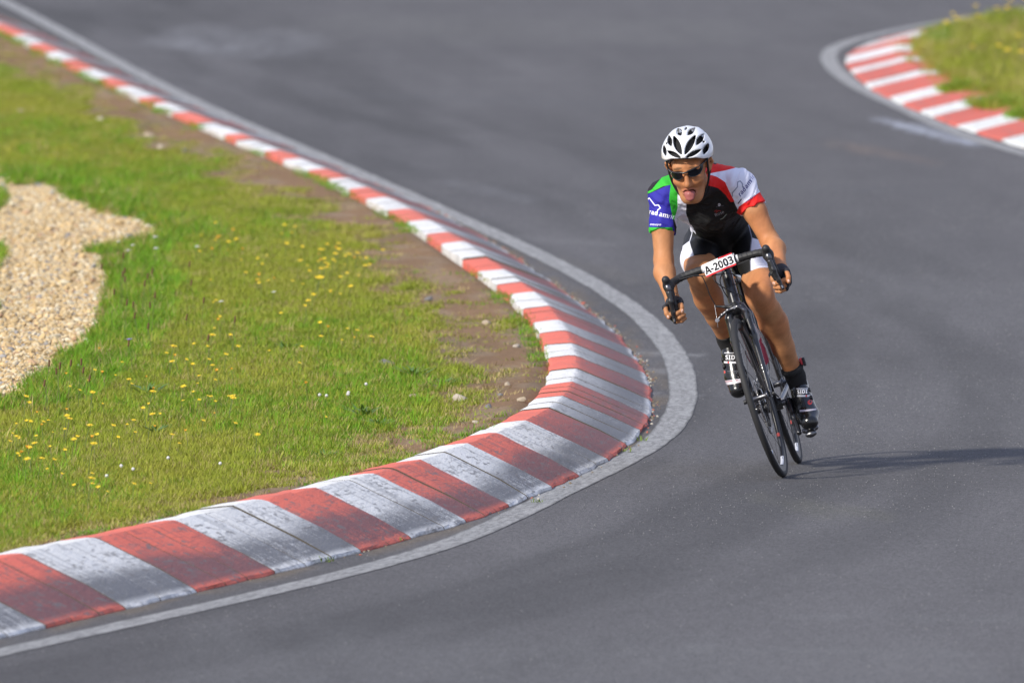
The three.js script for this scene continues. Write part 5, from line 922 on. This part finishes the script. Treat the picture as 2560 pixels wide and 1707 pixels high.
// what the head wears, in the head's axes
function onHead(name) { const g = new THREE.Group(); g.name = name; g.applyMatrix4(headM); rider.add(g); return g; }
{
  const hairF = (x, y, z) => smax(ell([0, 0.037, -0.024], [0.080, 0.098, 0.099])(x, y, z) + 0.002 * n3(x * 200, y * 60, z * 200, 3), -(y - 0.035 - 0.55 * Math.max(0, z) + 0.35 * Math.max(0, -z)), 0.004);
  const hair = part('hair', sdfMesh(hairF, [-0.1, -0.05, -0.14], [0.1, 0.15, 0.1], 0.005), std(0.035, 0.022, 0.014, 0.7), rider); hair.applyMatrix4(headM);
  const tongue = part('tongue', sdfMesh(join([cap([0, -0.068, 0.06], [0, -0.072, 0.092], 0.013), cap([-0.015, -0.068, 0.088], [-0.010, -0.087, 0.099], 0.008, 0.0075), cap([0.015, -0.068, 0.088], [0.010, -0.087, 0.099], 0.008, 0.0075), cap([0, -0.07, 0.09], [0, -0.090, 0.101], 0.008, 0.008)], 0.010), [-0.04, -0.125, 0.04], [0.04, -0.045, 0.13], 0.003), phy(0.34, 0.10, 0.09, 0.5), rider); tongue.applyMatrix4(headM);
  // helmet
  const h = onHead('helmet'); const hm = new THREE.Matrix4().makeTranslation(0, 0.068, -0.02).multiply(new THREE.Matrix4().makeRotationZ(-3.5 * Math.PI / 180));
  const sd = Math.sin(0.40), cd = Math.cos(0.40);
  const vents = [[0.008, -0.009, 0.043, 0.063, 0.0132], [0.013, -0.022, 0.067, 0.005, 0.0088], [0.052, 0.026, 0.070, 0.067, 0.0108], [0.014, 0.068, 0.034, 0.094, 0.0112], [0.077, -0.012, 0.090, 0.028, 0.0088], [0.0, 0.088, 0.0, 0.100, 0.005], [0.074, 0.040, 0.078, 0.034, 0.0036]];
  const outer = ell([0, 0, 0], [0.1055, 0.100, 0.142]), inner = ell([0, -0.004, 0], [0.086, 0.083, 0.122]);
  const lens2 = (a, b, [x0, y0, x1, y1, w]) => { const dx = x1 - x0, dy = y1 - y0, l2 = dx * dx + dy * dy, t = Math.min(1, Math.max(0, ((a - x0) * dx + (b - y0) * dy) / l2)), ex = a - x0 - t * dx, ey = b - y0 - t * dy; return Math.hypot(ex, ey) - w * Math.pow(Math.max(0.02, Math.sin(Math.PI * (0.04 + 0.92 * t))), 0.75); };
  const shell = (x, y, z) => {
    let d = smax(outer(x, y, z) + 0.0015 * Math.sin(Math.abs(x) * 90), -inner(x, y, z), 0.005); d = smax(d, -(y + 0.008 - 0.20 * z + 0.25 * Math.max(0, Math.abs(x) - 0.05) - 0.18 * Math.max(0, z - 0.09)), 0.008);
    const b = y * cd - z * sd, a = Math.abs(x), w = y * sd + z * cd;
    if (w > -0.02) for (const v of vents) d = smax(d, -Math.max(lens2(a, b, v), -0.02 - w), 0.006);
    else for (const zc of [0.02, 0.055]) d = smax(d, -lens2(Math.abs(x), y, [zc, 0.03, zc + 0.01, 0.09, 0.01]), 0.006);
    return d;
  };
  const put = (o) => o.applyMatrix4(hm);
  put(part('shell', sdfMesh(shell, [-0.115, -0.075, -0.15], [0.115, 0.11, 0.152], 0.0032), phy(0.80, 0.81, 0.83, 0.22, { clearcoat: 0.8, clearcoatRoughness: 0.08 }), h));
  put(part('liner', sdfMesh((x, y, z) => smax(ell([0, -0.004, 0], [0.0845, 0.0815, 0.1205])(x, y, z), -(y + 0.008 - 0.20 * z), 0.004), [-0.1, -0.06, -0.14], [0.1, 0.1, 0.14], 0.005), std(0.01, 0.01, 0.011, 0.9), h));
  for (const s of [-1, 1]) {
    part('strap', tube([[s * 0.083, 0.055, 0.025], [s * 0.081, 0.01, 0.022], [s * 0.073, -0.05, 0.018], [s * 0.045, -0.105, 0.028], [0, -0.127, 0.045]], 0.0042, 24, 6), std(0.012, 0.012, 0.013, 0.8), h);
    part('strap', tube([[s * 0.088, 0.04, -0.05], [s * 0.086, 0.0, -0.025], [s * 0.075, -0.045, 0.015]], 0.0038, 14, 6), std(0.012, 0.012, 0.013, 0.8), h);
  }
  // sunglasses
  const gl = onHead('sunglasses'), gr = new THREE.Matrix4().makeRotationZ(7 * Math.PI / 180);
  const at = (u, y) => { const p = u * 1.28; return [0.0725 * Math.sin(p), y, 0.018 + 0.088 * Math.cos(p) - 0.1 * (y - 0.03) * (y < 0.03 ? -0.6 : 0)]; };
  const lensTop = (s) => 0.0320 + 0.003 * Math.sin(Math.PI * s) - 0.003 * s, lensBot = (s) => 0.023 - 0.026 * Math.pow(Math.sin(Math.PI * Math.min(1, 0.08 + 0.92 * s)), 0.55) + 0.006 * s;
  const lensMat = phy(0.005, 0.006, 0.010, 0.12, { specularIntensity: 0.55 });
  for (const sgn of [-1, 1]) {
    const pos = [], idx = [], nU = 18, nV = 8;
    for (const th of [0, -0.0022]) for (let i = 0; i <= nU; i++) for (let j = 0; j <= nV; j++) { const s = i / nU, u = sgn * (0.13 + 0.85 * s), p = at(u, lerp(lensBot(s), lensTop(s), j / nV)); pos.push(p[0], p[1], p[2] + th); }
    const m = nV + 1, off = (nU + 1) * m;
    for (let i = 0; i < nU; i++) for (let j = 0; j < nV; j++) { const a = i * m + j, b = a + m; sgn > 0 ? idx.push(a, b, a + 1, a + 1, b, b + 1) : idx.push(a, a + 1, b, b, a + 1, b + 1); const c = a + off, e = b + off; sgn > 0 ? idx.push(c, c + 1, e, e, c + 1, e + 1) : idx.push(c, e, c + 1, c + 1, e, e + 1); }
    part('lens', geoFrom(pos, idx, {}), lensMat, gl).applyMatrix4(gr);
    const rimP = []; for (let i = 0; i <= 14; i++) rimP.push(at(sgn * (0.11 + 0.88 * i / 14), lensTop(i / 14))); const rimB = []; for (let i = 0; i <= 14; i++) rimB.push(at(sgn * (0.13 + 0.85 * i / 14), lensBot(i / 14)));
    part('frame', merge(tube(rimP, 0.0034, 30, 7), tube(rimB, 0.0019, 30, 6)), phy(0.016, 0.016, 0.018, 0.3, { clearcoat: 0.5 }), gl).applyMatrix4(gr);
    part('temple', tube([at(sgn * 0.97, 0.029), [sgn * 0.0775, 0.028, 0.02], [sgn * 0.083, 0.022, -0.02]], 0.0036, 14, 7), phy(0.03, 0.03, 0.034, 0.3, { clearcoat: 0.5 }), gl).applyMatrix4(gr);
  }
  part('bridge', tube([at(-0.13, 0.029), at(0, 0.029), at(0.13, 0.029)], 0.0038, 12, 7), phy(0.016, 0.016, 0.018, 0.3), gl).applyMatrix4(gr);
}

renderer.render(scene, camera);
